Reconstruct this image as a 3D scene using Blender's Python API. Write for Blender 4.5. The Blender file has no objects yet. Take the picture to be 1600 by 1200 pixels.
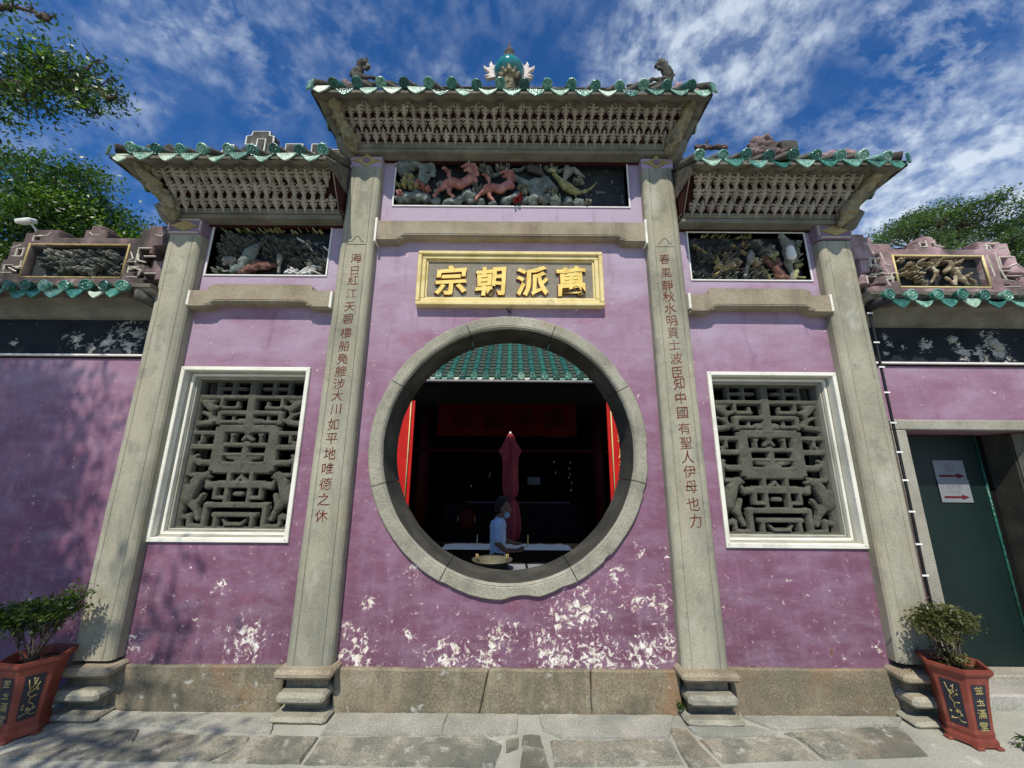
import bpy, bmesh, math, random
import numpy as np
from mathutils import Vector, Matrix, noise

R = math.radians
random.seed(7)
scene = bpy.context.scene
COL = scene.collection

# ------------------------------------------------------------------ camera
cd = bpy.data.cameras.new("camera")
cd.sensor_width = 36.0
cd.lens = 13.5
cd.clip_start = 0.05
cd.clip_end = 600
cam = bpy.data.objects.new("camera", cd)
COL.objects.link(cam)
_th, _rho = R(13.2), 0.0075
cam.matrix_world = (Matrix.Translation((0.024, -3.778, 1.95)) @ Matrix.Rotation(R(90) + _th, 4, 'X')
                    @ Matrix.Rotation(_rho, 4, 'Z'))
scene.camera = cam

# ------------------------------------------------------------------ light
SUNV = Vector((0.20, 1.0, -1.30)).normalized()          # direction the light travels
sd = bpy.data.lights.new("sun", 'SUN')
sd.energy = 4.9
sd.angle = R(0.53)
sd.color = (1.0, 0.945, 0.835)
sun = bpy.data.objects.new("sun", sd)
sun.rotation_euler = SUNV.to_track_quat('-Z', 'Y').to_euler()
sun.location = (-4, -10, 14)
COL.objects.link(sun)

w = bpy.data.worlds.new("World")
scene.world = w
w.use_nodes = True
nt = w.node_tree
nt.nodes.clear()
def N(tree, typ, **kw):
    n = tree.nodes.new(typ)
    for k, v in kw.items():
        setattr(n, k, v)
    return n
sky = N(nt, 'ShaderNodeTexSky', sky_type='NISHITA')
sky.sun_disc = False
tosun = -SUNV
sky.sun_elevation = math.asin(tosun.z)
sky.sun_rotation = math.atan2(tosun.x, tosun.y)
sky.altitude = 30
sky.air_density = 1.0
sky.dust_density = 0.3
sky.ozone_density = 3.0
out = N(nt, 'ShaderNodeOutputWorld')
bg = N(nt, 'ShaderNodeBackground')
bg.inputs[1].default_value = 0.062
tc = N(nt, 'ShaderNodeTexCoord')
sep = N(nt, 'ShaderNodeSeparateXYZ')
nt.links.new(tc.outputs['Generated'], sep.inputs[0])
def MA(tree, op, a, b=None, c=None, clamp=False):
    m = tree.nodes.new('ShaderNodeMath'); m.operation = op; m.use_clamp = clamp
    for i, v in enumerate((a, b, c)):
        if v is None: continue
        if isinstance(v, (int, float)): m.inputs[i].default_value = v
        else: tree.links.new(v, m.inputs[i])
    return m.outputs[0]
den = MA(nt, 'ADD', MA(nt, 'MAXIMUM', sep.outputs[2], 0.0), 0.50)
cx = MA(nt, 'DIVIDE', sep.outputs[0], den)
cy = MA(nt, 'DIVIDE', sep.outputs[1], den)
comb = N(nt, 'ShaderNodeCombineXYZ')
nt.links.new(cx, comb.inputs[0]); nt.links.new(cy, comb.inputs[1])
def NOI(tree, vec, scale, detail=5, rough=.55, dist=0.0, mapping=None):
    if mapping:
        mp = tree.nodes.new('ShaderNodeMapping')
        mp.inputs['Scale'].default_value = mapping[0]
        mp.inputs['Rotation'].default_value = mapping[1]
        mp.inputs['Location'].default_value = mapping[2]
        tree.links.new(vec, mp.inputs[0]); vec = mp.outputs[0]
    n = tree.nodes.new('ShaderNodeTexNoise')
    n.inputs['Scale'].default_value = scale
    n.inputs['Detail'].default_value = detail
    n.inputs['Roughness'].default_value = rough
    n.inputs['Distortion'].default_value = dist
    if vec is not None: tree.links.new(vec, n.inputs['Vector'])
    return n.outputs['Fac']
def RAMP(tree, fac, stops, interp='LINEAR'):
    r = tree.nodes.new('ShaderNodeValToRGB'); r.color_ramp.interpolation = interp
    el = r.color_ramp.elements
    while len(el) < len(stops): el.new(0.5)
    for e, (p, c) in zip(el, stops):
        e.position = p
        e.color = (c[0], c[1], c[2], 1) if isinstance(c, (tuple, list)) else (c, c, c, 1)
    tree.links.new(fac, r.inputs[0])
    return r.outputs[0]
def MIX(tree, fac, a, b, mode='MIX'):
    m = tree.nodes.new('ShaderNodeMix'); m.data_type = 'RGBA'; m.blend_type = mode
    for s, v in ((0, fac), (6, a), (7, b)):
        if isinstance(v, (int, float)): m.inputs[s].default_value = v if s == 0 else (v, v, v, 1)
        elif isinstance(v, (tuple, list)): m.inputs[s].default_value = (v[0], v[1], v[2], 1)
        else: tree.links.new(v, m.inputs[s])
    return m.outputs[2]
cv = comb.outputs[0]
rip = RAMP(nt, NOI(nt, cv, 27.0, 7, .56, .10, ((1, .85, 1), (0, 0, R(28)), (3.1, 1.7, 0))), [(0.40, 0.0), (0.66, 1.0)])
msk = RAMP(nt, MA(nt, 'ADD', NOI(nt, cv, 3.6, 6, .62, .1, ((1, 1, 1), (0, 0, 0), (5.2, 8.1, 0))), MA(nt, 'MULTIPLY', cx, .16)), [(0.46, 0.0), (0.66, 1.0)])
wis = RAMP(nt, NOI(nt, cv, 17.0, 9, .64, .15, ((1, 1.5, 1), (0, 0, R(-50)), (0.4, 2.2, 0))), [(0.46, 0.0), (0.76, 1.0)])
msk2 = RAMP(nt, NOI(nt, cv, 4.0, 4, .55, .1, ((1, 1, 1), (0, 0, 0), (1.3, 4.9, 0))), [(0.46, 0.0), (0.64, 1.0)])
low = RAMP(nt, sep.outputs[2], [(0.25, 1.0), (0.62, 0.0)])
wide = RAMP(nt, NOI(nt, cv, 1.7, 3, .5, 0, ((1, 1, 1), (0, 0, 0), (9.3, 2.6, 0))), [(0.40, 0.0), (0.64, 0.34)])
cl = MA(nt, 'ADD', MA(nt, 'MULTIPLY', rip, MA(nt, 'MAXIMUM', msk, wide)), MA(nt, 'MULTIPLY', wis, msk2), None, True)
cl = MA(nt, 'ADD', MA(nt, 'MULTIPLY', cl, 0.66), MA(nt, 'MULTIPLY', msk, MA(nt, 'ADD', MA(nt, 'MULTIPLY', low, .30), .12)), None, True)
skc = MIX(nt, 1.0, sky.outputs[0], (0.52, 1.28, 2.10), 'MULTIPLY')
mixc = MIX(nt, cl, skc, (12.0, 13.6, 15.5))
nt.links.new(mixc, bg.inputs[0])
nt.links.new(bg.outputs[0], out.inputs[0])

scene.view_settings.view_transform = 'Standard'
scene.view_settings.look = 'None'
scene.view_settings.exposure = 0.0
scene.view_settings.gamma = 1.0
scene.view_settings.use_curve_mapping = False
scene.cycles.max_bounces = 6
scene.cycles.diffuse_bounces = 3
scene.cycles.glossy_bounces = 3
scene.cycles.transparent_max_bounces = 6
scene.cycles.use_denoising = True
scene.cycles.sample_clamp_indirect = 5.0

# ------------------------------------------------------------------ materials
def newmat(name):
    m = bpy.data.materials.new(name); m.use_nodes = True
    t = m.node_tree
    return m, t, t.nodes['Principled BSDF']
def coords(t, world=True, rnd=False):
    if world:
        return t.nodes.new('ShaderNodeNewGeometry').outputs['Position']
    v = t.nodes.new('ShaderNodeTexCoord').outputs['Object']
    if rnd:
        oi = t.nodes.new('ShaderNodeObjectInfo')
        vm = t.nodes.new('ShaderNodeVectorMath'); vm.operation = 'MULTIPLY_ADD'
        cb = t.nodes.new('ShaderNodeCombineXYZ')
        for i in range(3): t.links.new(oi.outputs['Random'], cb.inputs[i])
        t.links.new(cb.outputs[0], vm.inputs[0]); vm.inputs[1].default_value = (37, 53, 71)
        t.links.new(v, vm.inputs[2]); v = vm.outputs[0]
    return v
def bump(t, bs, h, strength=.5, dist=.01):
    b = t.nodes.new('ShaderNodeBump'); b.inputs['Strength'].default_value = strength
    b.inputs['Distance'].default_value = dist
    t.links.new(h, b.inputs['Height']); t.links.new(b.outputs[0], bs.inputs['Normal'])
def MAT(name, stops, scale=4, detail=6, rough=.85, spec=.3, bstr=.4, bscale=60, bdist=.006, world=True, rnd=False,
        speck=None, stain=None, metal=0.0, mapping=None, rvar=None):
    m, t, bs = newmat(name)
    v = coords(t, world, rnd)
    col = RAMP(t, NOI(t, v, scale, detail, .62, .2, mapping), stops)
    if speck:                                  # (scale, dark colour, light colour, amount)
        f = NOI(t, v, speck[0], 3, .75)
        col = MIX(t, MA(t, 'MULTIPLY', RAMP(t, f, [(.38, 1.0), (.50, 0.0)]), speck[3]), col, speck[1])
        col = MIX(t, MA(t, 'MULTIPLY', RAMP(t, f, [(.54, 0.0), (.66, 1.0)]), speck[3]), col, speck[2])
    if stain:                                  # list of (scale, lo, hi, colour, amount, mapping scale)
        for i, (sc, lo, hi, c, a, ms) in enumerate(stain):
            f = RAMP(t, NOI(t, v, sc, 6, .6, .3, (ms, (0, 0, 0), (i * 3.7, i * 2.1, i * 1.3))), [(lo, 0.0), (hi, 1.0)])
            col = MIX(t, MA(t, 'MULTIPLY', f, a), col, c)
    if rvar:                                   # per-object brightness variation
        oi = t.nodes.new('ShaderNodeObjectInfo')
        k = MA(t, 'ADD', MA(t, 'MULTIPLY', oi.outputs['Random'], rvar), 1 - rvar / 2)
        cb = t.nodes.new('ShaderNodeCombineXYZ')
        for i in range(3): t.links.new(k, cb.inputs[i])
        col = MIX(t, 1.0, col, cb.outputs[0], 'MULTIPLY')
    t.links.new(col, bs.inputs['Base Color'])
    bs.inputs['Roughness'].default_value = rough
    bs.inputs['Specular IOR Level'].default_value = spec
    bs.inputs['Metallic'].default_value = metal
    if bstr: bump(t, bs, NOI(t, v, bscale, 5, .7), bstr, bdist)
    return m

PEEL = [(0.65, 0.78, 0.27), (0.50, 0.71, 0.19), (-0.071, 0.538, 0.168), (0.292, 0.54, 0.123), (-0.823, 1.111, 0.123),
        (-1.289, 0.406, 0.19), (-1.235, 0.844, 0.078), (1.206, 0.408, 0.224), (0.761, 0.386, 0.252), (1.393, 0.522, 0.157),
        (1.209, 1.266, 0.067), (1.154, 0.876, 0.123), (-0.511, 0.377, 0.213), (-2.278, 0.523, 0.19), (-2.576, 0.939, 0.073),
        (-3.273, 0.477, 0.08), (-3.227, 0.769, 0.04), (-1.42, 0.603, 0.101), (0.429, 0.393, 0.224), (1.352, 0.851, 0.134),
        (0.964, 1.059, 0.101), (2.823, 0.458, 0.03), (3.223, 0.51, 0.04), (-0.857, 0.582, 0.06),
        (-0.179, 0.365, 0.168), (1.5, 1.279, 0.07)]
def plaster(name, peel=True):
    m, t, bs = newmat(name)
    v = coords(t)
    s = t.nodes.new('ShaderNodeSeparateXYZ'); t.links.new(v, s.inputs[0])
    z = s.outputs[2]
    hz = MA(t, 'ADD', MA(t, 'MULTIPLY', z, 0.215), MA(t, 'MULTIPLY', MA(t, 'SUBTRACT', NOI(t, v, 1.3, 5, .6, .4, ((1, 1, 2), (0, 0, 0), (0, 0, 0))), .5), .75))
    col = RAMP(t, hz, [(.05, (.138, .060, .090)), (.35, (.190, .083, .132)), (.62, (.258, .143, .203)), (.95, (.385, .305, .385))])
    # wiped brush strokes, faded chalky clouds
    st = RAMP(t, NOI(t, v, 2.6, 9, .70, .2, ((1, 1, 2.6), (0, R(8), 0), (7, 0, 3))), [(.44, 0.0), (.78, 1.0)])
    col = MIX(t, MA(t, 'MULTIPLY', st, .38), col, (.40, .32, .42))
    st2 = RAMP(t, NOI(t, v, 5.0, 7, .6, .2, ((1.6, 1, .35), (0, 0, 0), (1, 0, 9))), [(.50, 0.0), (.80, 1.0)])
    col = MIX(t, MA(t, 'MULTIPLY', st2, .30), col, (.40, .28, .38))
    rd = RAMP(t, NOI(t, v, 1.7, 6, .65, .5, ((1, 1, 1.6), (0, 0, 0), (4, 0, 5))), [(.56, 0.0), (.74, 1.0)])
    col = MIX(t, MA(t, 'MULTIPLY', rd, .55), col, (.25, .075, .11))
    dk = RAMP(t, NOI(t, v, 3.3, 6, .6, .2, ((2.2, 1, .5), (0, 0, 0), (8, 0, 2))), [(.56, 0.0), (.78, 1.0)])
    col = MIX(t, MA(t, 'MULTIPLY', dk, .45), col, (.13, .055, .11))
    h = MA(t, 'ADD', MA(t, 'MULTIPLY', NOI(t, v, 6, 9, .66, .15, ((1, 1, 1.5), (0, 0, 0), (0, 0, 0))), .8), MA(t, 'MULTIPLY', NOI(t, v, 60, 4, .7), .12))
    if peel:
        acc = None
        for (px, pz, pr) in PEEL:
            d = t.nodes.new('ShaderNodeVectorMath'); d.operation = 'DISTANCE'
            t.links.new(v, d.inputs[0]); d.inputs[1].default_value = (px, 0.0, pz)
            f = MA(t, 'SUBTRACT', 1.0, MA(t, 'DIVIDE', d.outputs['Value'], pr * 1.5), None, True)
            acc = f if acc is None else MA(t, 'MAXIMUM', acc, f)
        n = NOI(t, v, 19, 10, .70, .7)
        base = RAMP(t, z, [(.30, .115), (.42, .05), (1.0, -.02)])   # more loss low on the wall
        base = MA(t, 'MULTIPLY', MA(t, 'SUBTRACT', 1.0, MA(t, 'DIVIDE', z, 1.35), None, True), .030)
        val = MA(t, 'ADD', MA(t, 'ADD', n, MA(t, 'MULTIPLY', acc, .158)), base)
        msk = RAMP(t, val, [(.655, 0.0), (.668, 1.0)])
        edge = RAMP(t, val, [(.625, 0.0), (.655, 1.0), (.672, 0.0)])
        paint = RAMP(t, NOI(t, v, 14, 5, .6), [(.32, (.33, .25, .18)), (.42, (.58, .51, .42)), (.54, (.73, .68, .60)), (.75, (.81, .78, .73))])
        bk = RAMP(t, NOI(t, v, 4.5, 3, .5, 0, ((1, 1, 1), (0, 0, 0), (3, 1, 4))), [(.66, 0.0), (.72, 1.0)])
        paint = MIX(t, bk, paint, (.16, .075, .045))
        col = MIX(t, MA(t, 'MULTIPLY', edge, .35), col, (.42, .12, .16))
        halo = RAMP(t, val, [(.585, 0.0), (.65, 1.0)])
        col = MIX(t, MA(t, 'MULTIPLY', halo, .38), col, (.42, .27, .33))
        col = MIX(t, msk, col, paint)
        h = MA(t, 'SUBTRACT', h, MA(t, 'MULTIPLY', msk, .5))
    t.links.new(col, bs.inputs['Base Color'])
    bs.inputs['Roughness'].default_value = .78
    bs.inputs['Specular IOR Level'].default_value = .25
    bump(t, bs, h, .55, .014)
    return m

M = {}
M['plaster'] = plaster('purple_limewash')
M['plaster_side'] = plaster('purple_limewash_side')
M['granite'] = MAT('grey_green_granite', [(.3, (.225, .208, .148)), (.5, (.325, .302, .220)), (.75, (.43, .40, .30))], 2.0, 8, .9, .25, .45, 90, .004,
                   speck=(95, (.14, .14, .115), (.46, .45, .38), .38),
                   stain=[(2.6, .56, .72, (.29, .23, .13), .50, (1, 1, .5)), (1.1, .47, .62, (.15, .155, .125), .60, (2, 2, .45)), (2.3, .55, .66, (.36, .33, .24), .6, (1.5, 1, .35)), (6, .55, .70, (.15, .155, .13), .55, (1, 1, 1)), (4, .62, .74, (.44, .44, .38), .5, (1, 1, .6))],
                   mapping=((1, 1, .6), (0, 0, 0), (0, 0, 0)))
M['ring'] = MAT('ring_granite', [(.3, (.20, .188, .14)), (.5, (.30, .282, .215)), (.75, (.42, .395, .31))], 2.5, 8, .9, .25, .6, 70, .006,
                speck=(90, (.12, .12, .10), (.46, .44, .36), .5),
                stain=[(2.2, .55, .7, (.13, .13, .115), .7, (1, 1, 1)), (5, .60, .70, (.30, .22, .12), .45, (1, 1, 1))])
M['reveal'] = MAT('painted_shade_granite', [(.3, (.032, .030, .024)), (.55, (.062, .058, .047)), (.8, (.12, .11, .09))], 3, 8, .95, .15, .5, 60, .006)  # shade inside the openings is put into this stone colour
M['beam'] = MAT('beam_granite', [(.3, (.21, .165, .11)), (.5, (.30, .25, .17)), (.75, (.37, .33, .25))], 3, 7, .9, .25, .4, 80, .004,
                speck=(110, (.13, .10, .07), (.46, .42, .34), .6),
                stain=[(3, .52, .7, (.12, .10, .075), .55, (1.6, 1, .4)), (1.7, .60, .72, (.42, .17, .08), .45, (1, 1, 1))])
M['plinth'] = MAT('plinth_granite', [(.25, (.115, .105, .080)), (.45, (.18, .152, .105)), (.62, (.255, .21, .14)), (.8, (.31, .29, .24))], 2.2, 8, .95, .2, .7, 70, .006,
                  speck=(70, (.075, .065, .042), (.40, .34, .23), .5),
                  stain=[(1.1, .56, .68, (.27, .145, .065), .55, (1, 1, 1)), (1.7, .50, .64, (.10, .092, .068), .65, (1.5, 1, .6)), (3, .56, .70, (.33, .29, .20), .5, (1.4, 1, .6)), (9, .64, .70, (.5, .5, .44), .6, (1, 1, 1))])
M['slab'] = MAT('paving_granite', [(.25, (.11, .115, .10)), (.42, (.20, .195, .155)), (.58, (.30, .275, .21)), (.8, (.40, .38, .33))], 2.6, 9, .95, .2, .8, 60, .008,
                speck=(80, (.10, .10, .08), (.50, .48, .42), .5),
                stain=[(1.0, .58, .68, (.34, .25, .16), .5, (1, 1, 1)), (1.6, .48, .60, (.10, .105, .085), .65, (1, 1, 1)), (6, .50, .66, (.085, .09, .075), .5, (1, 1, 1)), (9, .56, .66, (.50, .48, .42), .5, (1, 1, 1))], rvar=.25)
M['mortar'] = MAT('weathered_mortar', [(.3, (.23, .23, .19)), (.55, (.33, .32, .27)), (.8, (.46, .44, .39))], 3.0, 9, .95, .2, .7, 45, .008,
                  speck=(60, (.16, .16, .14), (.58, .56, .50), .45),
                  stain=[(1.7, .54, .68, (.20, .21, .18), .7, (1, 1, 1)), (1.3, .58, .70, (.46, .38, .36), .5, (1, 1, 1))])
M['ground'] = MAT('worn_concrete', [(.3, (.27, .27, .22)), (.55, (.36, .355, .295)), (.8, (.46, .45, .39))], 1.6, 10, .95, .2, .6, 50, .006,
                  speck=(85, (.20, .20, .18), (.58, .57, .52), .5),
                  stain=[(1.1, .54, .70, (.22, .23, .20), .6, (1, 1, 1)), (6, .62, .70, (.6, .6, .55), .5, (1, 1, 1))])
M['joint'] = MAT('dark_joint', [(.3, (.04, .04, .03)), (.7, (.10, .095, .08))], 8)
M['lime'] = MAT('grey_lime_reveal', [(.3, (.27, .26, .20)), (.55, (.38, .37, .30)), (.8, (.47, .46, .39))], 4, 7, .9, .2, .5, 40, .005)
M['white'] = MAT('chalky_white_paint', [(.3, (.56, .54, .45)), (.5, (.71, .69, .59)), (.8, (.80, .78, .69))], 3, 8, .8, .3, .5, 40, .006,
                 stain=[(4, .58, .72, (.42, .40, .33), .6, (1, 1, 1)), (14, .66, .72, (.25, .24, .2), .6, (1, 1, 1))])
M['white_line'] = MAT('white_line_paint', [(.3, (.62, .60, .56)), (.8, (.82, .80, .77))], 9, 5, .8, .3, .2, 40)
M['lattice'] = MAT('carved_grey_stone', [(.3, (.046, .046, .035)), (.55, (.076, .074, .056)), (.8, (.125, .12, .09))], 6, 8, .95, .2, .7, 60, .006,
                   speck=(120, (.09, .09, .07), (.32, .31, .26), .5))
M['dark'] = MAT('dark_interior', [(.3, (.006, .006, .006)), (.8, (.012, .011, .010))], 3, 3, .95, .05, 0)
M['blackpanel'] = MAT('black_weathered_paint', [(.3, (.012, .015, .017)), (.6, (.025, .030, .032)), (.85, (.06, .065, .065))], 5, 8, .85, .3, .5, 40, .006,
                      stain=[(9, .60, .66, (.35, .35, .31), .5, (1, 1, 1))])
M['frieze_old'] = MAT('black_frieze', [(.3, (.006, .009, .012)), (.8, (.018, .022, .026))], 4, 8, .8, .3, .5, 40, .006)
def friezemat(blobs):
    m, t, bs = newmat('black_flaking_frieze')
    v = coords(t); acc = None
    for (px, pz, pr) in blobs:
        d = t.nodes.new('ShaderNodeVectorMath'); d.operation = 'DISTANCE'
        t.links.new(v, d.inputs[0]); d.inputs[1].default_value = (px, .105, pz)
        f = MA(t, 'SUBTRACT', 1.0, MA(t, 'DIVIDE', d.outputs['Value'], pr * 1.4), None, True)
        acc = f if acc is None else MA(t, 'MAXIMUM', acc, f)
    n = NOI(t, v, 16, 9, .70, .5, ((1, 1, 1.5), (0, 0, 0), (2, 0, 1)))
    val = MA(t, 'ADD', n, MA(t, 'MULTIPLY', acc, .26))
    msk_ = RAMP(t, val, [(.655, 0.0), (.68, 1.0)])
    pale = RAMP(t, NOI(t, v, 9, 5, .6), [(.35, (.13, .13, .115)), (.5, (.33, .32, .27)), (.7, (.62, .60, .50))])
    dk_ = RAMP(t, NOI(t, v, 4, 7, .6), [(.3, (.006, .010, .013)), (.8, (.022, .028, .034))])
    t.links.new(MIX(t, msk_, dk_, pale), bs.inputs['Base Color'])
    bs.inputs['Roughness'].default_value = .85; bs.inputs['Specular IOR Level'].default_value = .2
    bump(t, bs, MA(t, 'MULTIPLY', msk_, -1.0), .5, .012)
    return m
M['frieze'] = friezemat([(-4.15, 3.42, .12), (-4.28, 3.28, .13), (-4.05, 3.26, .12), (-4.62, 3.30, .11), (-4.45, 3.20, .08), (-3.98, 3.38, .12), (-5.28, 3.28, .05), (-4.75, 3.34, .05), (-5.9, 3.3, .1),
                         (4.02, 3.41, .05), (4.05, 3.33, .05), (4.18, 3.30, .05), (4.0, 3.22, .04), (4.42, 3.32, .09), (4.73, 3.39, .07), (4.80, 3.24, .12), (5.15, 3.36, .13), (5.2, 3.24, .15), (5.07, 3.46, .04), (5.0, 3.22, .12), (5.8, 3.3, .2)])
M['frieze_white'] = MAT('frieze_flakes', [(.3, (.20, .20, .17)), (.6, (.42, .41, .36)), (.85, (.62, .60, .54))], 14, 8, .9, .2, .6, 50, .006)
M['gold'] = MAT('gold_paint', [(.3, (.58, .38, .07)), (.55, (.76, .56, .14)), (.8, (.82, .66, .24))], 9, 5, .6, .4, .3, 50, .003)
M['goldframe'] = MAT('ochre_frame_paint', [(.3, (.50, .38, .13)), (.55, (.68, .56, .27)), (.8, (.76, .67, .40))], 5, 7, .75, .3, .4, 40, .004,
                     stain=[(5, .60, .74, (.32, .23, .08), .6, (1, 1, 1))])
M['plaque'] = MAT('plaque_stone', [(.3, (.17, .15, .115)), (.55, (.25, .22, .17)), (.8, (.31, .30, .27))], 2.4, 7, .9, .2, .5, 70, .004,
                  speck=(110, (.11, .10, .08), (.36, .34, .3), .6))
M['dimgold'] = MAT('faded_ochre', [(.3, (.28, .20, .08)), (.7, (.46, .36, .16))], 12, 5, .85, .2, .4, 50, .004)
M['purpleblock'] = MAT('mauve_paint', [(.3, (.18, .12, .17)), (.7, (.28, .20, .28))], 4, 7, .85, .2, .4, 50, .004)
M['inkred'] = MAT('red_brown_ink', [(.3, (.085, .020, .015)), (.7, (.16, .034, .025))], 12, 4, .8, .2, 0)
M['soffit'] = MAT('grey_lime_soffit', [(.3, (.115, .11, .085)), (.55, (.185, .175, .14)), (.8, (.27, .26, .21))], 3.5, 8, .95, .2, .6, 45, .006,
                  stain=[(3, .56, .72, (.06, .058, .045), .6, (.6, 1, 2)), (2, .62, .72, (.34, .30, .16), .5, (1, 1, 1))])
M['bracket'] = MAT('carved_plaster', [(.3, (.24, .21, .17)), (.6, (.35, .315, .26)), (.85, (.47, .43, .37))], 8, 6, .9, .2, .6, 60, .005, world=False, rnd=True,
                   stain=[(5, .58, .72, (.14, .12, .10), .6, (1, 1, 1))], rvar=.3)
M['oxblood'] = MAT('oxblood_paint', [(.3, (.018, .006, .005)), (.7, (.055, .013, .011))], 7, 5, .9, .2, .3, 40)
M['creature'] = MAT('mossy_carving', [(.3, (.13, .115, .07)), (.5, (.25, .22, .14)), (.7, (.36, .30, .18)), (.85, (.40, .40, .33))], 9, 8, .9, .2, .8, 40, .012,
                    stain=[(4, .60, .70, (.38, .17, .09), .5, (1, 1, 1))])
M['darkstone'] = MAT('sooty_stone', [(.3, (.035, .032, .027)), (.55, (.085, .08, .068)), (.8, (.17, .16, .14))], 6, 8, .95, .2, .8, 45, .010,
                     stain=[(6, .60, .70, (.30, .28, .25), .5, (1, 1, 1))])
M['pinkfret'] = MAT('pink_weathered_fret', [(.3, (.10, .075, .07)), (.45, (.24, .16, .16)), (.6, (.42, .28, .29)), (.85, (.52, .40, .39))], 3.5, 9, .95, .2, .8, 40, .008,
                    stain=[(2.3, .50, .66, (.055, .05, .045), .8, (1, 1, .6)), (8, .62, .70, (.6, .56, .5), .5, (1, 1, 1))])
M['pinkfret_dark'] = MAT('pink_fret_sooty', [(.3, (.055, .045, .042)), (.5, (.13, .095, .09)), (.7, (.27, .185, .185)), (.9, (.42, .33, .31))], 3.8, 9, .95, .2, .8, 40, .008,
                    stain=[(2.3, .48, .64, (.045, .04, .035), .8, (1, 1, .6)), (8, .64, .72, (.5, .46, .4), .4, (1, 1, 1))])
M['fretline'] = MAT('fret_white_line', [(.3, (.40, .35, .28)), (.7, (.68, .62, .52))], 12, 5, .9, .2, .4, 50)
M['redlion'] = MAT('red_lion_paint', [(.3, (.17, .055, .042)), (.5, (.31, .125, .10)), (.68, (.44, .24, .19)), (.85, (.56, .42, .34))], 14, 6, .7, .3, .6, 60, .005)
M['greyrock'] = MAT('painted_rock', [(.3, (.07, .085, .075)), (.55, (.17, .195, .175)), (.8, (.36, .39, .35))], 10, 8, .9, .2, .9, 30, .012)
M['olive'] = MAT('olive_plumage', [(.3, (.15, .14, .055)), (.55, (.28, .27, .12)), (.8, (.50, .47, .32))], 16, 6, .8, .2, .6, 60, .005)
M['greybird'] = MAT('grey_plumage', [(.3, (.12, .12, .10)), (.55, (.22, .21, .18)), (.8, (.50, .49, .44))], 14, 6, .8, .2, .6, 60, .005)
M['brownwood'] = MAT('painted_trunk', [(.3, (.055, .026, .02)), (.5, (.13, .062, .048)), (.68, (.27, .16, .125)), (.85, (.48, .36, .30))], 14, 8, .85, .2, .8, 40, .008)
M['leafcarve'] = MAT('carved_leaves', [(.3, (.06, .07, .05)), (.55, (.20, .205, .165)), (.8, (.42, .40, .33))], 13, 8, .9, .2, .8, 40, .008)
M['dimcarve'] = MAT('sooty_carved_leaves', [(.3, (.035, .04, .036)), (.55, (.09, .095, .082)), (.8, (.26, .255, .22))], 11, 8, .9, .2, .8, 40, .008)
M['yellowcarve'] = MAT('yellow_carved_figures', [(.3, (.07, .05, .035)), (.45, (.20, .15, .09)), (.58, (.42, .36, .24)), (.8, (.62, .58, .48))], 9, 7, .9, .2, .8, 40, .008)
M['crimson'] = MAT('crimson_flower', [(.3, (.10, .008, .01)), (.7, (.28, .02, .03))], 20, 4)
def glaze(name, stops, rough=.28, rvar=.5):
    m, t, bs = newmat(name)
    v = coords(t, False, True)
    oi = t.nodes.new('ShaderNodeObjectInfo')
    n = MA(t, 'ADD', NOI(t, v, 22, 6, .65, .4), MA(t, 'MULTIPLY', MA(t, 'SUBTRACT', oi.outputs['Random'], .5), rvar))
    col = RAMP(t, n, stops)
    dirt = RAMP(t, NOI(t, v, 9, 6, .6), [(.56, 0.0), (.70, 1.0)])
    col = MIX(t, MA(t, 'MULTIPLY', dirt, .55), col, (.10, .085, .055))
    vo = t.nodes.new('ShaderNodeTexVoronoi'); vo.inputs['Scale'].default_value = 60; t.links.new(v, vo.inputs['Vector'])
    t.links.new(col, bs.inputs['Base Color'])
    bs.inputs['Roughness'].default_value = rough
    bs.inputs['Specular IOR Level'].default_value = .55
    bump(t, bs, vo.outputs['Distance'], .7, .006)
    return m
M['glaze'] = glaze('green_tile_glaze', [(.25, (.010, .060, .046)), (.42, (.018, .115, .082)), (.60, (.065, .225, .165)), (.78, (.26, .44, .34)), (.95, (.48, .58, .47))])
M['glaze_pale'] = glaze('pale_green_glaze', [(.25, (.03, .13, .09)), (.42, (.12, .28, .20)), (.60, (.38, .50, .38)), (.85, (.60, .62, .50))], .45)
M['glaze_roof'] = glaze('hall_tile_glaze', [(.25, (.006, .045, .030)), (.5, (.012, .095, .062)), (.75, (.035, .17, .115)), (.95, (.22, .36, .24))], .3, .25)
M['tilegrey'] = MAT('unglazed_tile', [(.3, (.07, .065, .05)), (.55, (.13, .12, .095)), (.8, (.24, .21, .16))], 9, 7, .95, .15, .6, 50, .006, world=False, rnd=True)
M['hallbed'] = MAT('dark_trough_tiles', [(.3, (.025, .04, .03)), (.6, (.05, .075, .055)), (.85, (.12, .14, .11))], 9, 6, .7, .3, .5, 40)
M['turquoise'] = MAT('turquoise_glaze', [(.3, (.006, .12, .12)), (.6, (.015, .22, .22)), (.85, (.06, .38, .36))], 7, 5, .12, .7, .1, 20)
M['pinkwhite'] = MAT('chalk_flame', [(.3, (.50, .42, .38)), (.6, (.68, .60, .54)), (.85, (.76, .72, .68))], 9, 6, .85, .2, .5, 50)
M['terracotta'] = MAT('red_glazed_pot', [(.3, (.150, .030, .018)), (.55, (.21, .045, .027)), (.75, (.27, .085, .055))], 7, 8, .6, .45, .2, 60, .002,
                      stain=[(9, .68, .73, (.55, .42, .36), .7, (1, 1, 1))])
M['potpanel'] = MAT('pot_black_panel', [(.3, (.010, .012, .022)), (.8, (.020, .022, .036))], 5, 4, .35, .5, 0)
M['potgold'] = MAT('pot_gilt', [(.3, (.26, .20, .07)), (.7, (.42, .35, .15))], 14, 4, .6, .4, 0)
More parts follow.
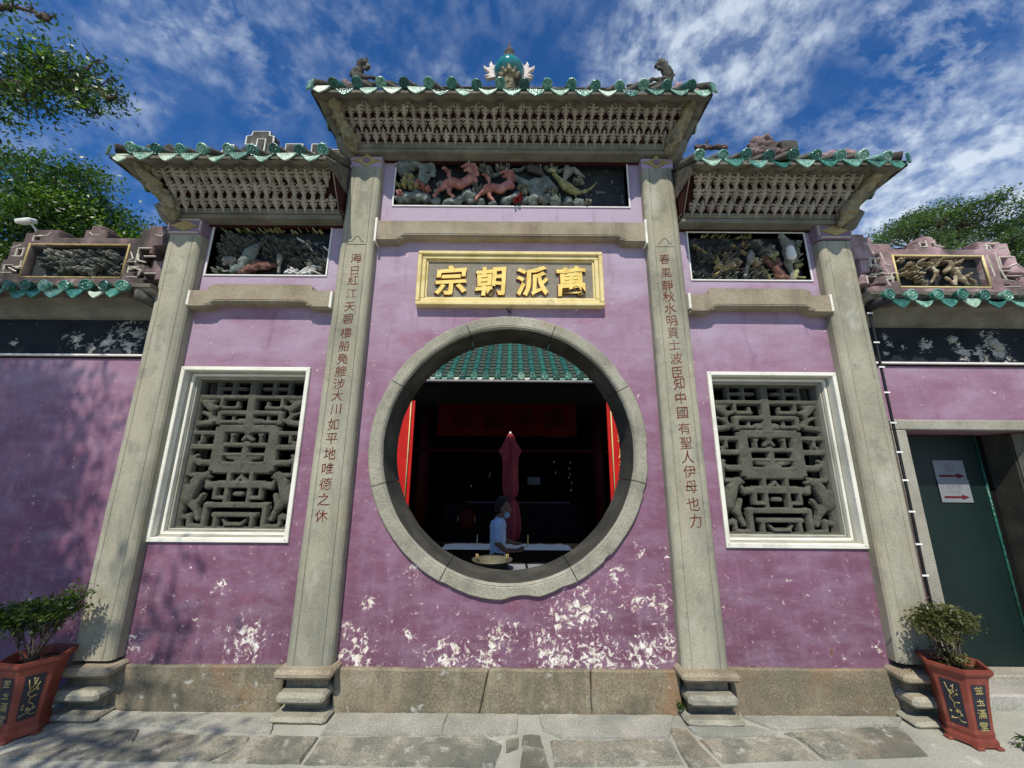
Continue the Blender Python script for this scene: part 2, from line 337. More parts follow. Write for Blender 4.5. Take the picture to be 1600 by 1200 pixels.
M['soil'] = MAT('potting_soil', [(.3, (.02, .013, .008)), (.8, (.07, .045, .03))], 30, 5, 1, .1, 1, 60, .02)
M['bark'] = MAT('bark', [(.3, (.045, .035, .025)), (.6, (.10, .08, .06)), (.85, (.17, .15, .12))], 7, 7, .95, .15, 1, 30, .02)
M['clothred'] = MAT('maroon_canvas', [(.3, (.27, .038, .045)), (.6, (.37, .055, .062)), (.85, (.46, .09, .09))], 3, 5, .85, .2, .3, 60, .004)
M['banner'] = MAT('red_silk', [(.3, (.11, .004, .004)), (.7, (.17, .007, .007))], 3, 4, .8, .2, .3, 30)
M['brightred'] = MAT('scarlet_lacquer', [(.3, (.44, .011, .010)), (.7, (.58, .016, .012))], 3, 4, .5, .3, 0)
M['darkred'] = MAT('deep_red_lacquer', [(.3, (.050, .005, .004)), (.7, (.085, .008, .006))], 3, 4, .6, .2, 0)
M['blackwood'] = MAT('black_lacquer_wood', [(.3, (.008, .007, .006)), (.8, (.018, .015, .012))], 5, 4, .7, .12, 0)
M['sand'] = MAT('incense_ash', [(.3, (.80, .72, .54)), (.7, (.93, .87, .70))], 25, 6, .95, .1, 1, 50, .01)
M['brass'] = MAT('old_brass', [(.3, (.10, .095, .06)), (.7, (.22, .205, .13))], 6, 6, .5, .4, .2, 30, metal=.5)
M['yellow'] = MAT('yellow_wax', [(.3, (.60, .48, .08)), (.7, (.78, .66, .18))], 10)
M['skin'] = MAT('skin', [(.3, (.19, .09, .055)), (.7, (.25, .125, .08))], 10, 3, .6, .3, 0)
M['shirt'] = MAT('pale_blue_cotton', [(.3, (.42, .52, .72)), (.7, (.54, .64, .82))], 5, 5, .9, .1, .5, 25, .01)
M['shorts'] = MAT('dark_cloth', [(.3, (.015, .016, .022)), (.7, (.03, .03, .04))], 5, 4, .9, .1, 0)
M['hair'] = MAT('black_hair', [(.3, (.006, .005, .005)), (.7, (.014, .012, .011))], 30, 4, .6, .3, .6, 90)
M['mask'] = MAT('blue_mask', [(.3, (.28, .48, .60)), (.7, (.36, .56, .68))], 8, 3, .9, .1, 0)
M['doorgreen'] = MAT('dark_green_door', [(.3, (.0025, .010, .009)), (.7, (.004, .017, .014))], 2.2, 6, .5, .35, .15, 30)  # green taken very dark so the colour carries the doorway's shade
M['doorstone'] = MAT('door_surround_granite', [(.3, (.23, .215, .165)), (.55, (.33, .31, .245)), (.8, (.42, .40, .34))], 3, 7, .9, .2, .5, 80, .004,
                     speck=(100, (.13, .12, .095), (.5, .48, .42), .6), stain=[(1.6, .58, .70, (.13, .125, .10), .6, (1, 1, .5))])
M['paper'] = MAT('white_paper', [(.3, (.17, .18, .19)), (.7, (.23, .24, .25))], 4, 3, .9, .1, 0)
M['printred'] = MAT('print_red', [(.3, (.09, .012, .016)), (.7, (.12, .016, .02))], 4, 3, .9, .1, 0)
M['printgrey'] = MAT('print_grey', [(.3, (.20, .19, .19)), (.7, (.28, .27, .27))], 4, 3, .9, .1, 0)
M['cable'] = MAT('black_cable', [(.3, (.008, .008, .009)), (.7, (.016, .016, .018))], 4, 3, .6, .3, 0)
M['clip'] = MAT('white_plastic', [(.3, (.62, .60, .55)), (.7, (.78, .77, .73))], 4, 3, .6, .3, 0)
def leafmat(name, a, b, c):
    m, t, bs = newmat(name)
    at = t.nodes.new('ShaderNodeAttribute'); at.attribute_name = 'tint'
    col = RAMP(t, at.outputs['Fac'], [(0, a), (.55, b), (1, c)])
    t.links.new(col, bs.inputs['Base Color'])
    bs.inputs['Roughness'].default_value = .38
    bs.inputs['Specular IOR Level'].default_value = .5
    tr = t.nodes.new('ShaderNodeBsdfTranslucent')
    t.links.new(MIX(t, 1.0, col, (1.4, 1.7, .6), 'MULTIPLY'), tr.inputs[0])
    mx = t.nodes.new('ShaderNodeMixShader'); mx.inputs[0].default_value = .30
    t.links.new(bs.outputs[0], mx.inputs[1]); t.links.new(tr.outputs[0], mx.inputs[2])
    t.links.new(mx.outputs[0], t.nodes['Material Output'].inputs[0])
    return m
M['leaf_a'] = leafmat('ficus_leaf', (.014, .040, .009), (.046, .098, .018), (.15, .24, .045))
M['leaf_b'] = leafmat('distant_leaf', (.035, .070, .034), (.085, .14, .055), (.16, .22, .09))
M['leaf_c'] = leafmat('azalea_leaf', (.014, .036, .008), (.040, .080, .014), (.15, .19, .030))
M['leaf_d'] = leafmat('dry_azalea_leaf', (.035, .045, .014), (.085, .095, .030), (.20, .18, .06))

# ------------------------------------------------------------------ helpers
def wm(o): return o.matrix_basis.copy()
def par(o, p):
    if p is not None:
        o.parent = p
        o.matrix_parent_inverse = wm(p).inverted()
def tag(o, label=None, cat=None, group=None, kind=None):
    if label: o['label'] = label
    if cat: o['category'] = cat
    if group: o['group'] = group
    if kind: o['kind'] = kind
    return o
def empty(name, loc, label, cat, group=None):
    o = bpy.data.objects.new(name, None); COL.objects.link(o); o.location = loc
    o.empty_display_size = .1
    return tag(o, label, cat, group)
def link(name, me, parent=None, mats=None, smooth=False):
    if mats is not None:
        for m in (mats if isinstance(mats, (list, tuple)) else [mats]): me.materials.append(m)
    if smooth:
        me.polygons.foreach_set('use_smooth', [True] * len(me.polygons))
    o = bpy.data.objects.new(name, me); COL.objects.link(o)
    par(o, parent)
    return o
def inst(name, me, parent, mat4):
    o = bpy.data.objects.new(name, me); COL.objects.link(o)
    o.matrix_basis = mat4
    par(o, parent)
    return o
def pydata(name, v, f, parent=None, mats=None, smooth=False):
    me = bpy.data.meshes.new(name); me.from_pydata(v, [], f); me.update()
    return link(name, me, parent, mats, smooth)
def frombm(name, bm, parent=None, mats=None, smooth=False):
    bmesh.ops.recalc_face_normals(bm, faces=bm.faces)
    me = bpy.data.meshes.new(name); bm.to_mesh(me); bm.free()
    return link(name, me, parent, mats, smooth)
def bbox(bm, x0, x1, y0, y1, z0, z1, ch=0.0, M4=None, mi=0):
    """box with chamfered edges"""
    vs = []
    r = bmesh.ops.create_cube(bm, size=1)
    for v in r['verts']:
        v.co = Vector(((x0 + x1) / 2 + v.co.x * (x1 - x0), (y0 + y1) / 2 + v.co.y * (y1 - y0), (z0 + z1) / 2 + v.co.z * (z1 - z0)))
    fs = set(f for v in r['verts'] for f in v.link_faces)
    if ch > 0:
        es = list(set(e for v in r['verts'] for e in v.link_edges))
        rr = bmesh.ops.bevel(bm, geom=es, offset=ch, segments=1, affect='EDGES')
        fs = set(f for f in rr['faces']) | set(f for f in fs if f.is_valid)
    if M4 is not None:
        vv = set(v for f in fs for v in f.verts)
        for v in vv: v.co = M4 @ v.co
    for f in fs: f.material_index = mi
def box(name, x0, x1, y0, y1, z0, z1, mat, parent=None, ch=.006, M4=None):
    bm = bmesh.new(); bbox(bm, x0, x1, y0, y1, z0, z1, ch, M4)
    return frombm(name, bm, parent, mat)
def rough_edges(o, amp, fr=9, seed=0):
    for v in o.data.vertices:
        n = noise.noise_vector(Vector(v.co) * fr + Vector((seed, seed, seed)))
        v.co += n * amp
def sub_box(name, x0, x1, y0, y1, z0, z1, mat, parent, ch, cuts, amp, seed=0):
    bm = bmesh.new(); bbox(bm, x0, x1, y0, y1, z0, z1, ch)
    bmesh.ops.subdivide_edges(bm, edges=[e for e in bm.edges if e.calc_length() > .12], cuts=cuts, use_grid_fill=True)
    o = frombm(name, bm, parent, mat)
    rough_edges(o, amp, 11, seed)
    return o
def prism(name, pts, y0, y1, mat, parent=None, ch=0.0):
    """polygon in XZ extruded along y, front at y0"""
    bm = bmesh.new()
    vs = [bm.verts.new((p[0], y0, p[1])) for p in pts]
    f = bm.faces.new(vs)
    r = bmesh.ops.extrude_face_region(bm, geom=[f])
    for g in r['geom']:
        if isinstance(g, bmesh.types.BMVert): g.co.y = y1
    if ch > 0:
        bm.edges.ensure_lookup_table()
        es = [e for e in bm.edges if all(abs(v.co.y - y0) < 1e-6 for v in e.verts)]
        bmesh.ops.bevel(bm, geom=es, offset=ch, segments=2, affect='EDGES')
    return frombm(name, bm, parent, mat)
def tube_geo(vs, fs, pts, rad, n=8):
    base = len(vs); pts = [Vector(p) for p in pts]
    up = Vector((0, 0, 1))
    for i, p in enumerate(pts):
        d = (pts[min(i + 1, len(pts) - 1)] - pts[max(i - 1, 0)]).normalized()
        a = d.cross(up if abs(d.z) < .9 else Vector((1, 0, 0))).normalized(); b = d.cross(a)
        r = rad[i] if isinstance(rad, (list, tuple)) else rad
        for k in range(n):
            an = 2 * math.pi * k / n
            vs.append(p + (a * math.cos(an) + b * math.sin(an)) * r)
    for i in range(len(pts) - 1):
        for k in range(n):
            k2 = (k + 1) % n
            fs.append((base + i * n + k, base + i * n + k2, base + (i + 1) * n + k2, base + (i + 1) * n + k))
    fs.append(tuple(base + k for k in range(n))[::-1]); fs.append(tuple(base + (len(pts) - 1) * n + k for k in range(n)))
def tube(name, pts, rad, mat, parent=None, n=8, smooth=True):
    vs, fs = [], []; tube_geo(vs, fs, pts, rad, n)
    return pydata(name, vs, fs, parent, mat, smooth)
def lathe(name, prof, cx_, cy_, mat, parent=None, n=28, squash=1):
    vs, fs = [], []
    for (r, z) in prof:
        for k in range(n):
            a = 2 * math.pi * k / n; vs.append((cx_ + r * math.cos(a), cy_ + r * math.sin(a) * squash, z))
    for i in range(len(prof) - 1):
        for k in range(n):
            k2 = (k + 1) % n; fs.append((i * n + k, i * n + k2, (i + 1) * n + k2, (i + 1) * n + k))
    fs.append(tuple(range(n))[::-1]); fs.append(tuple((len(prof) - 1) * n + k for k in range(n)))
    return pydata(name, vs, fs, parent, mat, True)
def relief(name, prims, res, yb, mat, parent=None, k=1.0, namp=0.0, bounds=None, transform=None, stuff=False):
    """half-round carving standing proud of the plane y=yb (towards -y) built as one height field.
    prims: ('c',x1,z1,r1,x2,z2,r2,lift) capsule / ('b',cx,cz,hx,hz,rot,height,round) slab"""
    pts = []
    for p in prims:
        if p[0] == 'h': continue
        if p[0] == 'c':
            pts += [(p[1] - p[3], p[2] - p[3]), (p[1] + p[3], p[2] + p[3]), (p[4] - p[6], p[5] - p[6]), (p[4] + p[6], p[5] + p[6])]
        else:
            rr = math.hypot(p[3], p[4]); pts += [(p[1] - rr, p[2] - rr), (p[1] + rr, p[2] + rr)]
    x0 = min(a for a, b in pts) - res * 2; x1 = max(a for a, b in pts) + res * 2
    z0 = min(b for a, b in pts) - res * 2; z1 = max(b for a, b in pts) + res * 2
    if bounds: x0, x1, z0, z1 = max(x0, bounds[0]), min(x1, bounds[1]), max(z0, bounds[2]), min(z1, bounds[3])
    nx = max(3, int((x1 - x0) / res)); nz = max(3, int((z1 - z0) / res))
    X, Z = np.meshgrid(np.linspace(x0, x1, nx), np.linspace(z0, z1, nz), indexing='ij')
    H = np.full(X.shape, -1.0)
    for p in prims:
        if p[0] == 'c':
            _, ax, az, ra, bx, bz, rb, lift = p
            dx, dz = bx - ax, bz - az; L = dx * dx + dz * dz
            tt = np.clip(((X - ax) * dx + (Z - az) * dz) / L, 0, 1) if L > 1e-9 else np.zeros_like(X)
            d = np.hypot(X - ax - tt * dx, Z - az - tt * dz); r = ra + (rb - ra) * tt
            h = np.where(d < r, lift + k * np.sqrt(np.maximum(r * r - d * d, 0)), -1)
        elif p[0] == 'h':
            _, ha, hb_, hc, hd = p
            H = np.where((X > ha) & (X < hb_) & (Z > hc) & (Z < hd), -1, H); continue
        else:
            _, ax, az, hx, hz, rot, hh, rd = p
            c, s = math.cos(rot), math.sin(rot)
            u = np.abs((X - ax) * c + (Z - az) * s) - hx; v = np.abs(-(X - ax) * s + (Z - az) * c) - hz
            sdf = np.maximum(u, v)
            h = np.where(sdf < 0, hh * np.sqrt(np.clip(1 - (1 - np.clip(-sdf / rd, 0, 1)) ** 2, 0, 1) * .9 + .1), -1)
        H = np.maximum(H, h)
    inside = H > 0
    if namp:
        rs = np.random.RandomState(len(prims) + nx)
        nn = rs.rand(nx // 4 + 3, nz // 4 + 3)
        xi = np.arange(nx) / 4; zi = np.arange(nz) / 4
        a = nn[xi.astype(int)][:, zi.astype(int)]; H = np.where(inside, H + (a - .5) * namp, H)
    cell = inside[:-1, :-1] | inside[1:, :-1] | inside[:-1, 1:] | inside[1:, 1:]
    idx = -np.ones(X.shape, int)
    use = np.zeros(X.shape, bool)
    use[:-1, :-1] |= cell; use[1:, :-1] |= cell; use[:-1, 1:] |= cell; use[1:, 1:] |= cell
    idx[use] = np.arange(use.sum())
    Y = np.where(inside, yb - H, yb + .004)
    V = np.stack([X[use], Y[use], Z[use]], 1)
    ci, cj = np.nonzero(cell)
    F = np.stack([idx[ci, cj], idx[ci + 1, cj], idx[ci + 1, cj + 1], idx[ci, cj + 1]], 1)
    if transform is not None: V = np.array([list(transform(Vector(v))) for v in V])
    me = bpy.data.meshes.new(name)
    me.from_pydata(V.tolist(), [], F.tolist()); me.update()
    return link(name, me, parent, mat, True)
def blob(name, segs, vox, mat, parent=None, smooth=2, T=None, disp=None):
    if disp is None: disp = {'rock': .022, 'ridge_rock': .03, 'corner_beast': .034, 'trunk': .014, 'red_branch': .014, 'ridge_dragon': .022, 'plaster_flower': .03, 'carved_rider': .012, 'red_lion': .007, 'finial_lotus': .02, 't_shirt': .006, 'large_bird': .006, 'bare_patch': .01}.get(name, 0)
    """one continuous sculpted body from tapered capsules ((p1),r1,(p2),r2)"""
    bm = bmesh.new()
    for (a, ra, b, rb) in segs:
        a, b = Vector(a), Vector(b)
        n = max(2, int((b - a).length / (max(min(ra, rb), .004) * .55)) + 1)
        for i in range(n):
            t = i / (n - 1)
            bmesh.ops.create_icosphere(bm, subdivisions=2, radius=ra + (rb - ra) * t, matrix=Matrix.Translation(a.lerp(b, t)))
    if T is not None: bmesh.ops.transform(bm, matrix=T, verts=bm.verts)
    me = bpy.data.meshes.new(name); bm.to_mesh(me); bm.free()
    tmp = bpy.data.objects.new('tmp', me); COL.objects.link(tmp)
    md = tmp.modifiers.new('r', 'REMESH'); md.mode = 'VOXEL'; md.voxel_size = vox
    if smooth:
        sm = tmp.modifiers.new('s', 'SMOOTH'); sm.iterations = smooth; sm.factor = .5
    dg = bpy.context.evaluated_depsgraph_get()
    res = bpy.data.meshes.new_from_object(tmp.evaluated_get(dg))
    bpy.data.objects.remove(tmp, do_unlink=True); bpy.data.meshes.remove(me)
    if disp:
        for v in res.vertices:
            n1 = noise.noise(Vector(v.co) * 16); n2 = noise.noise(Vector(v.co) * 45)
            v.co += Vector(v.normal) * (n1 * disp + n2 * disp * .5)
    res.name = name; res.materials.clear()
    return link(name, res, parent, mat, True)
def glyph_mesh(body, size, extr, offset, mat, wob=.0, seed=0):
    c = bpy.data.curves.new('txt', 'FONT'); c.body = body; c.size = size; c.extrude = extr; c.offset = offset
    c.align_x = 'CENTER'; c.align_y = 'CENTER'; c.resolution_u = 4
    o = bpy.data.objects.new('txt', c); COL.objects.link(o)
    dg = bpy.context.evaluated_depsgraph_get(); dg.update()
    me = bpy.data.meshes.new_from_object(o.evaluated_get(dg))
    bpy.data.objects.remove(o, do_unlink=True)
    me.name = 'character'
    xs = [v.co.x for v in me.vertices]; ys = [v.co.y for v in me.vertices]
    if xs:
        cxm, cym = (min(xs) + max(xs)) / 2, (min(ys) + max(ys)) / 2
        for v in me.vertices:
            v.co.x -= cxm; v.co.y -= cym
            if wob:
                n = noise.noise_vector(Vector((v.co.x / size * 3 + seed, v.co.y / size * 3, seed * .37)))
                v.co.x += n.x * wob * size; v.co.y += n.y * wob * size + v.co.x * .07
    me.materials.clear(); me.materials.append(mat)
    return me
RX90 = Matrix.Rotation(R(90), 4, 'X')
def glyph(body, size, x, y, z, mat, parent, extr=.004, offset=0.0, wob=.03, rot=None, seed=0, name='character'):
    me = glyph_mesh(body, size, extr, offset, mat, wob, seed)
    return inst(name, me, parent, Matrix.Translation((x, y, z)) @ (rot if rot is not None else RX90))
def leaves(name, clumps, n, size, mat, parent, seed=1, up=.5, shell=.45, aspect=.45, per=30, tuft=1.5):
    rs = np.random.RandomState(seed)
    cl = np.array([c[:3] for c in clumps], float)
    rr = np.array([(c[3] if hasattr(c[3], '__len__') else (c[3], c[3], c[3] * .75)) for c in clumps], float)
    wgt = rr.prod(1) ** .75; wgt /= wgt.sum()
    nc = max(8, n // per); cc_ = rs.choice(len(cl), nc, p=wgt)
    sd_ = rs.normal(size=(nc, 3)); sd_ /= np.linalg.norm(sd_, axis=1)[:, None]
    sub_c = cl[cc_] + sd_ * rr[cc_] * (shell + (1 - shell) * rs.rand(nc) ** .5)[:, None]
    sg = (size * tuft) * (.6 + .8 * rs.rand(nc))
    sub = rs.choice(nc, n, p=(sg ** 2) / (sg ** 2).sum())
    P = sub_c[sub] + rs.normal(size=(n, 3)) * sg[sub][:, None] * np.array([1, 1, .55])
    nrm = rs.normal(size=(n, 3)) * .8 + rs.normal(size=(nc, 3))[sub] * .7; nrm[:, 2] += up * 2.4; nrm /= np.linalg.norm(nrm, axis=1)[:, None]
    t = rs.normal(size=(n, 3)); t -= (t * nrm).sum(1)[:, None] * nrm; t /= np.linalg.norm(t, axis=1)[:, None]
    b = np.cross(nrm, t)
    s = size * (.6 + .8 * rs.rand(n))[:, None]
    V = np.stack([P - t * s * .5, P + b * s * aspect * .5 + nrm * s * .08, P + t * s * .5 - nrm * s * .1, P - b * s * aspect * .5 + nrm * s * .08], 1).reshape(-1, 3)
    me = bpy.data.meshes.new(name)
    me.vertices.add(4 * n); me.vertices.foreach_set('co', V.ravel())
    me.loops.add(4 * n); me.loops.foreach_set('vertex_index', np.arange(4 * n))
    me.polygons.add(n); me.polygons.foreach_set('loop_start', np.arange(0, 4 * n, 4)); me.polygons.foreach_set('loop_total', np.full(n, 4))
    me.update()
    at = me.attributes.new('tint', 'FLOAT', 'FACE')
    at.data.foreach_set('value', np.clip(.46 + .13 * rs.normal(size=n) + .26 * rs.normal(size=nc)[sub], 0, 1))
    return link(name, me, parent, mat)
def limbs(name, paths, mat, parent, n=7):
    vs, fs = [], []
    for pts, ra, rb in paths:
        P = [Vector(p) for p in pts]
        # resample with wobble
        Q = []
        for i in range(len(P) - 1):
            for k in range(4):
                t = k / 4; q = P[i].lerp(P[i + 1], t)
                L = (P[i + 1] - P[i]).length
                if k: q += noise.noise_vector(q * 1.3) * L * .06
                Q.append(q)
        Q.append(P[-1])
        rad = [ra + (rb - ra) * i / (len(Q) - 1) for i in range(len(Q))]
        tube_geo(vs, fs, Q, rad, n)
    return pydata(name, vs, fs, parent, mat, True)
def gridwall(name, xs, zs, holes, y0, y1, mat, parent):
    """wall slab with rectangular openings; holes are (x0,x1,z0,z1) that fall on xs/zs"""
    vs, fs = [], []
    def inh(i, j):
        cx_, cz_ = (xs[i] + xs[i + 1]) / 2, (zs[j] + zs[j + 1]) / 2
        return any(h[0] < cx_ < h[1] and h[2] < cz_ < h[3] for h in holes)
    nx, nz = len(xs) - 1, len(zs) - 1
    def q(a, b, c, d):
        k = len(vs); vs.extend([a, b, c, d]); fs.append((k, k + 1, k + 2, k + 3))
    for i in range(nx):
        for j in range(nz):
            if inh(i, j): continue
            a, b, c, d = xs[i], xs[i + 1], zs[j], zs[j + 1]
            q((a, y0, c), (b, y0, c), (b, y0, d), (a, y0, d))
            q((b, y1, c), (a, y1, c), (a, y1, d), (b, y1, d))
            if i == 0 or inh(i - 1, j): q((a, y1, c), (a, y0, c), (a, y0, d), (a, y1, d))
            if i == nx - 1 or inh(i + 1, j): q((b, y0, c), (b, y1, c), (b, y1, d), (b, y0, d))
            if j == 0 or inh(i, j - 1): q((a, y1, c), (b, y1, c), (b, y0, c), (a, y0, c))
            if j == nz - 1 or inh(i, j + 1): q((a, y0, d), (b, y0, d), (b, y1, d), (a, y1, d))
    return pydata(name, vs, fs, parent, mat)

# ------------------------------------------------------------------ ground
g = pydata('ground', [(-300, -300, 0), (300, -300, 0), (300, 300, 0), (-300, 300, 0)], [(0, 1, 2, 3)], None, M['ground'])
tag(g, kind='structure')
APRON = [
 [(-3.288, -0.041), (-1.885, -0.125), (-1.797, -0.314), (-2.792, -0.232), (-3.293, -0.159)],
 [(-1.402, -0.05), (-0.492, -0.05), (-0.492, -0.321), (-1.416, -0.324)],
 [(-0.477, -0.05), (0.095, -0.05), (0.084, -0.292), (-0.102, -0.324), (-0.482, -0.321)],
 [(0.265, -0.05), (1.385, -0.05), (1.237, -0.324), (0.43, -0.347), (0.293, -0.26)],
 [(1.442, -0.192), (1.907, -0.178), (2.111, -0.246), (2.056, -0.3), (1.506, -0.32), (1.456, -0.269)],
 [(1.942, -0.05), (3.289, -0.045), (3.162, -0.147), (2.121, -0.229)]]
SLABS = [
 [(-3.55, -0.60), (-3.40, -0.31), (-2.84, -0.27), (-2.717, -0.45), (-2.834, -0.595)],
 [(-2.818, -0.601), (-2.68, -0.30), (-2.245, -0.344), (-1.928, -0.349), (-1.90, -0.42), (-2.05, -0.599)],
 [(-2.020, -0.615), (-1.87, -0.346), (-1.415, -0.345), (-1.412, -0.616)],
 [(-1.385, -0.622), (-1.385, -0.345), (-0.148, -0.348), (-0.030, -0.409), (-0.075, -0.638)],
 [(0.130, -0.311), (0.258, -0.31), (0.295, -0.646), (0.105, -0.648)],
 [(0.335, -0.376), (1.231, -0.353), (1.226, -0.60), (0.332, -0.627)],
 [(1.278, -0.213), (1.409, -0.211), (1.474, -0.611), (1.257, -0.625)],
 [(1.456, -0.344), (2.17, -0.320), (2.199, -0.542), (1.509, -0.587)],
 [(2.156, -0.264), (3.146, -0.174), (3.02, -0.496), (2.255, -0.542), (2.218, -0.322)],
 [(0.0, -0.36), (.1, -0.33), (.085, -0.45), (-0.005, -0.50)]]
def slab(name, poly, mat, top, bev, seed, parent):
    bm = bmesh.new()
    n = len(poly); P = []
    for i in range(n):
        a, b = Vector(poly[i]), Vector(poly[(i + 1) % n]); L = (b - a).length; k = max(1, int(L / .06))
        for j in range(k):
            p = a.lerp(b, j / k)
            nn = noise.noise_vector(Vector((p.x * 7, p.y * 7, seed)))
            P.append((p.x + nn.x * .013, p.y + nn.y * .013))
    f = bm.faces.new([bm.verts.new((x, y, top)) for x, y in P])
    r = bmesh.ops.extrude_face_region(bm, geom=[f])
    low = [v for v in r['geom'] if isinstance(v, bmesh.types.BMVert)]
    for v in low: v.co.z = -.03
    es = [e for e in bm.edges if all(abs(v.co.z - top) < 1e-5 for v in e.verts)]
    bmesh.ops.bevel(bm, geom=es, offset=bev, segments=2, affect='EDGES')
    return frombm(name, bm, parent, mat)
for i, p in enumerate(APRON): slab('mortar_slab', p, M['mortar'], .016, .006, i, g)
for i, p in enumerate(SLABS): slab('paving_slab', p, M['slab'], .014 + .002 * (i % 3), .009, i + 20, g)
# raised stone landing in front of the side door
bm = bmesh.new(); bbox(bm, 3.78, 9.0, .06, 2.0, -.02, .12, .012)
land = frombm('landing', bm, None, M['mortar']); tag(land, kind='structure')
bm = bmesh.new(); bbox(bm, -9.0, -3.72, .03, .12, -.02, .10, .012)
kb = frombm('kerb', bm, None, M['slab']); tag(kb, kind='structure')

# ------------------------------------------------------------------ the gate
gate = empty('temple_gate', (0, 0, 0), 'purple temple gate with round moon opening, stone pillars and three green tiled roofs', 'gate')
cw = 1.475      # half width of the centre bay
# centre wall: circular opening below, relief recess above
def centre_wall():
    vs, fs = [], []
    x0, x1, z0, z1, cz, rr = -cw - .02, cw + .02, .30, 4.40, 2.206, 1.27
    n = 96
    angs = sorted(set([2 * math.pi * i / n for i in range(n)] + [math.atan2(z - cz, x) % (2 * math.pi) for x in (x0, x1) for z in (z0, z1)]))
    def rect(a):
        c, s = math.cos(a), math.sin(a); ts = []
        if abs(c) > 1e-9: ts.append(((x1 if c > 0 else x0)) / c)
        if abs(s) > 1e-9: ts.append(((z1 if s > 0 else z0) - cz) / s)
        t = min(ts); return (c * t, cz + s * t)
    m = len(angs)
    for y in (0.0, .35):
        for a in angs:
            X, Z = rect(a); vs.append((rr * math.cos(a), y, cz + rr * math.sin(a))); vs.append((X, y, Z))
    for i in range(m):
        j = (i + 1) % m
        fs.append((2 * i, 2 * i + 1, 2 * j + 1, 2 * j)[::-1])
        o = 2 * m
        fs.append((o + 2 * i, o + 2 * i + 1, o + 2 * j + 1, o + 2 * j))
        fs.append((2 * i, 2 * j, o + 2 * j, o + 2 * i))
    return pydata('wall_panel', vs, fs, gate, M['plaster'])
centre_wall()
gridwall('wall_panel', [-cw - .02, -1.335, 1.335, cw + .02], [4.40, 4.905, 5.555, 5.75], [(-1.335, 1.335, 4.905, 5.555)], 0, .35, M['plaster'], gate)
LW, RW = (-3.33, -2.02, 1.32, 2.99), (2.00, 3.305, 1.305, 2.977)
PL, PR = (-3.298, -2.0, 4.026, 4.605), (1.962, 3.25, 4.010, 4.581)
def side_bay(sgn, Wn, Pn):
    a, b = (-3.34, -1.80) if sgn < 0 else (1.80, 3.34)
    if sgn < 0: xs = sorted([a, Wn[0] + .005, Wn[1], b, Pn[0], Pn[1]])
    else: xs = sorted([a, Wn[0], Wn[1], b, Pn[0], Pn[1]])
    Wn2 = (Wn[0] + (.005 if sgn < 0 else 0), Wn[1], Wn[2], Wn[3])
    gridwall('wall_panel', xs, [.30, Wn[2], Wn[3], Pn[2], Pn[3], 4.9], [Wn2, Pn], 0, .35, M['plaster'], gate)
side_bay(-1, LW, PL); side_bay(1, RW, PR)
# roof cores over the bays (lime rendered)
box('roof_core', -1.83, 1.83, .02, .36, 5.56, 6.45, M['soffit'], gate)
box('roof_core', -3.66, -1.84, .02, .36, 4.66, 5.6, M['soffit'], gate)
box('roof_core', 1.84, 3.66, .02, .36, 4.66, 5.6, M['soffit'], gate)

# plinth stones
def stone(x0, x1, z0, z1, y, seed, name='plinth_stone', mat='plinth', y1=.3, skew=0):
    bm = bmesh.new(); bbox(bm, x0, x1, y, y1, z0, z1, .012)
    bmesh.ops.subdivide_edges(bm, edges=[e for e in bm.edges if e.calc_length() > .15], cuts=5, use_grid_fill=True)
    o = frombm(name, bm, gate, M[mat]); rough_edges(o, .008, 8, seed)
    if skew:
        for v in o.data.vertices:
            if abs(v.co.x - x1) < .03 or abs(v.co.x - x0) < .03:
                pass
            v.co.x += skew * (v.co.z - .16) * max(0, 1 - abs(v.co.x + .19) / .5)
    return o
stone(-1.472, -.195, -.02, .325, -.038, 1, skew=.22)
stone(-.187, .71, -.02, .325, -.036, 2, skew=.22)
stone(.718, 1.472, -.02, .325, -.037, 3)
stone(-3.335, -1.90, -.02, .338, -.034, 4)
stone(1.90, 3.345, -.02, .345, -.030, 5)

# pillars: moulded cross-section with incised border lines
def pillar(x0, x1, z0, z1, y, mat='granite', xt0=None, xt1=None):
    w_ = x1 - x0
    prof = [(0, .02), (0, y + .035), (.012, y + .016), (.034, y + .002), (.05, y), (.072, y), (.076, y + .007), (.080, y)]
    prof = prof + [(w_ - a, b) for a, b in prof[::-1]]
    vs, fs = [], []
    nz = 40; m = len(prof)
    for k in range(nz + 1):
        z = z0 + (z1 - z0) * k / nz; t = k / nz
        a0 = x0 + ((xt0 if xt0 is not None else x0) - x0) * t
        a1 = x1 + ((xt1 if xt1 is not None else x1) - x1) * t
        for (px, py) in prof:
            x = a0 + px * (a1 - a0) / w_
            nn = noise.noise_vector(Vector((x * 6, py * 6, z * 4)))
            vs.append((x + nn.x * .003, py + nn.y * .003, z))
    for k in range(nz):
        for i in range(m - 1):
            fs.append((k * m + i, k * m + i + 1, (k + 1) * m + i + 1, (k + 1) * m + i))
    fs.append(tuple(range(m))[::-1]); fs.append(tuple(nz * m + i for i in range(m)))
    return pydata('pillar', vs, fs, gate, M[mat])
PY = -.11
pl = pillar(-1.865, -1.475, .36, 5.32, PY, 'granite', -1.83, -1.478)
pr = pillar(1.475, 1.865, .36, 5.33, PY, 'granite', 1.478, 1.83)
pol = pillar(-3.68, -3.315, .40, 4.44, PY, 'granite', -3.70, -3.345)
por = pillar(3.30, 3.66, .42, 4.42, PY, 'granite', 3.32, 3.68)
tag(pl, 'left inner stone pillar with red-brown couplet characters'); tag(pr, 'right inner stone pillar with red-brown couplet characters')
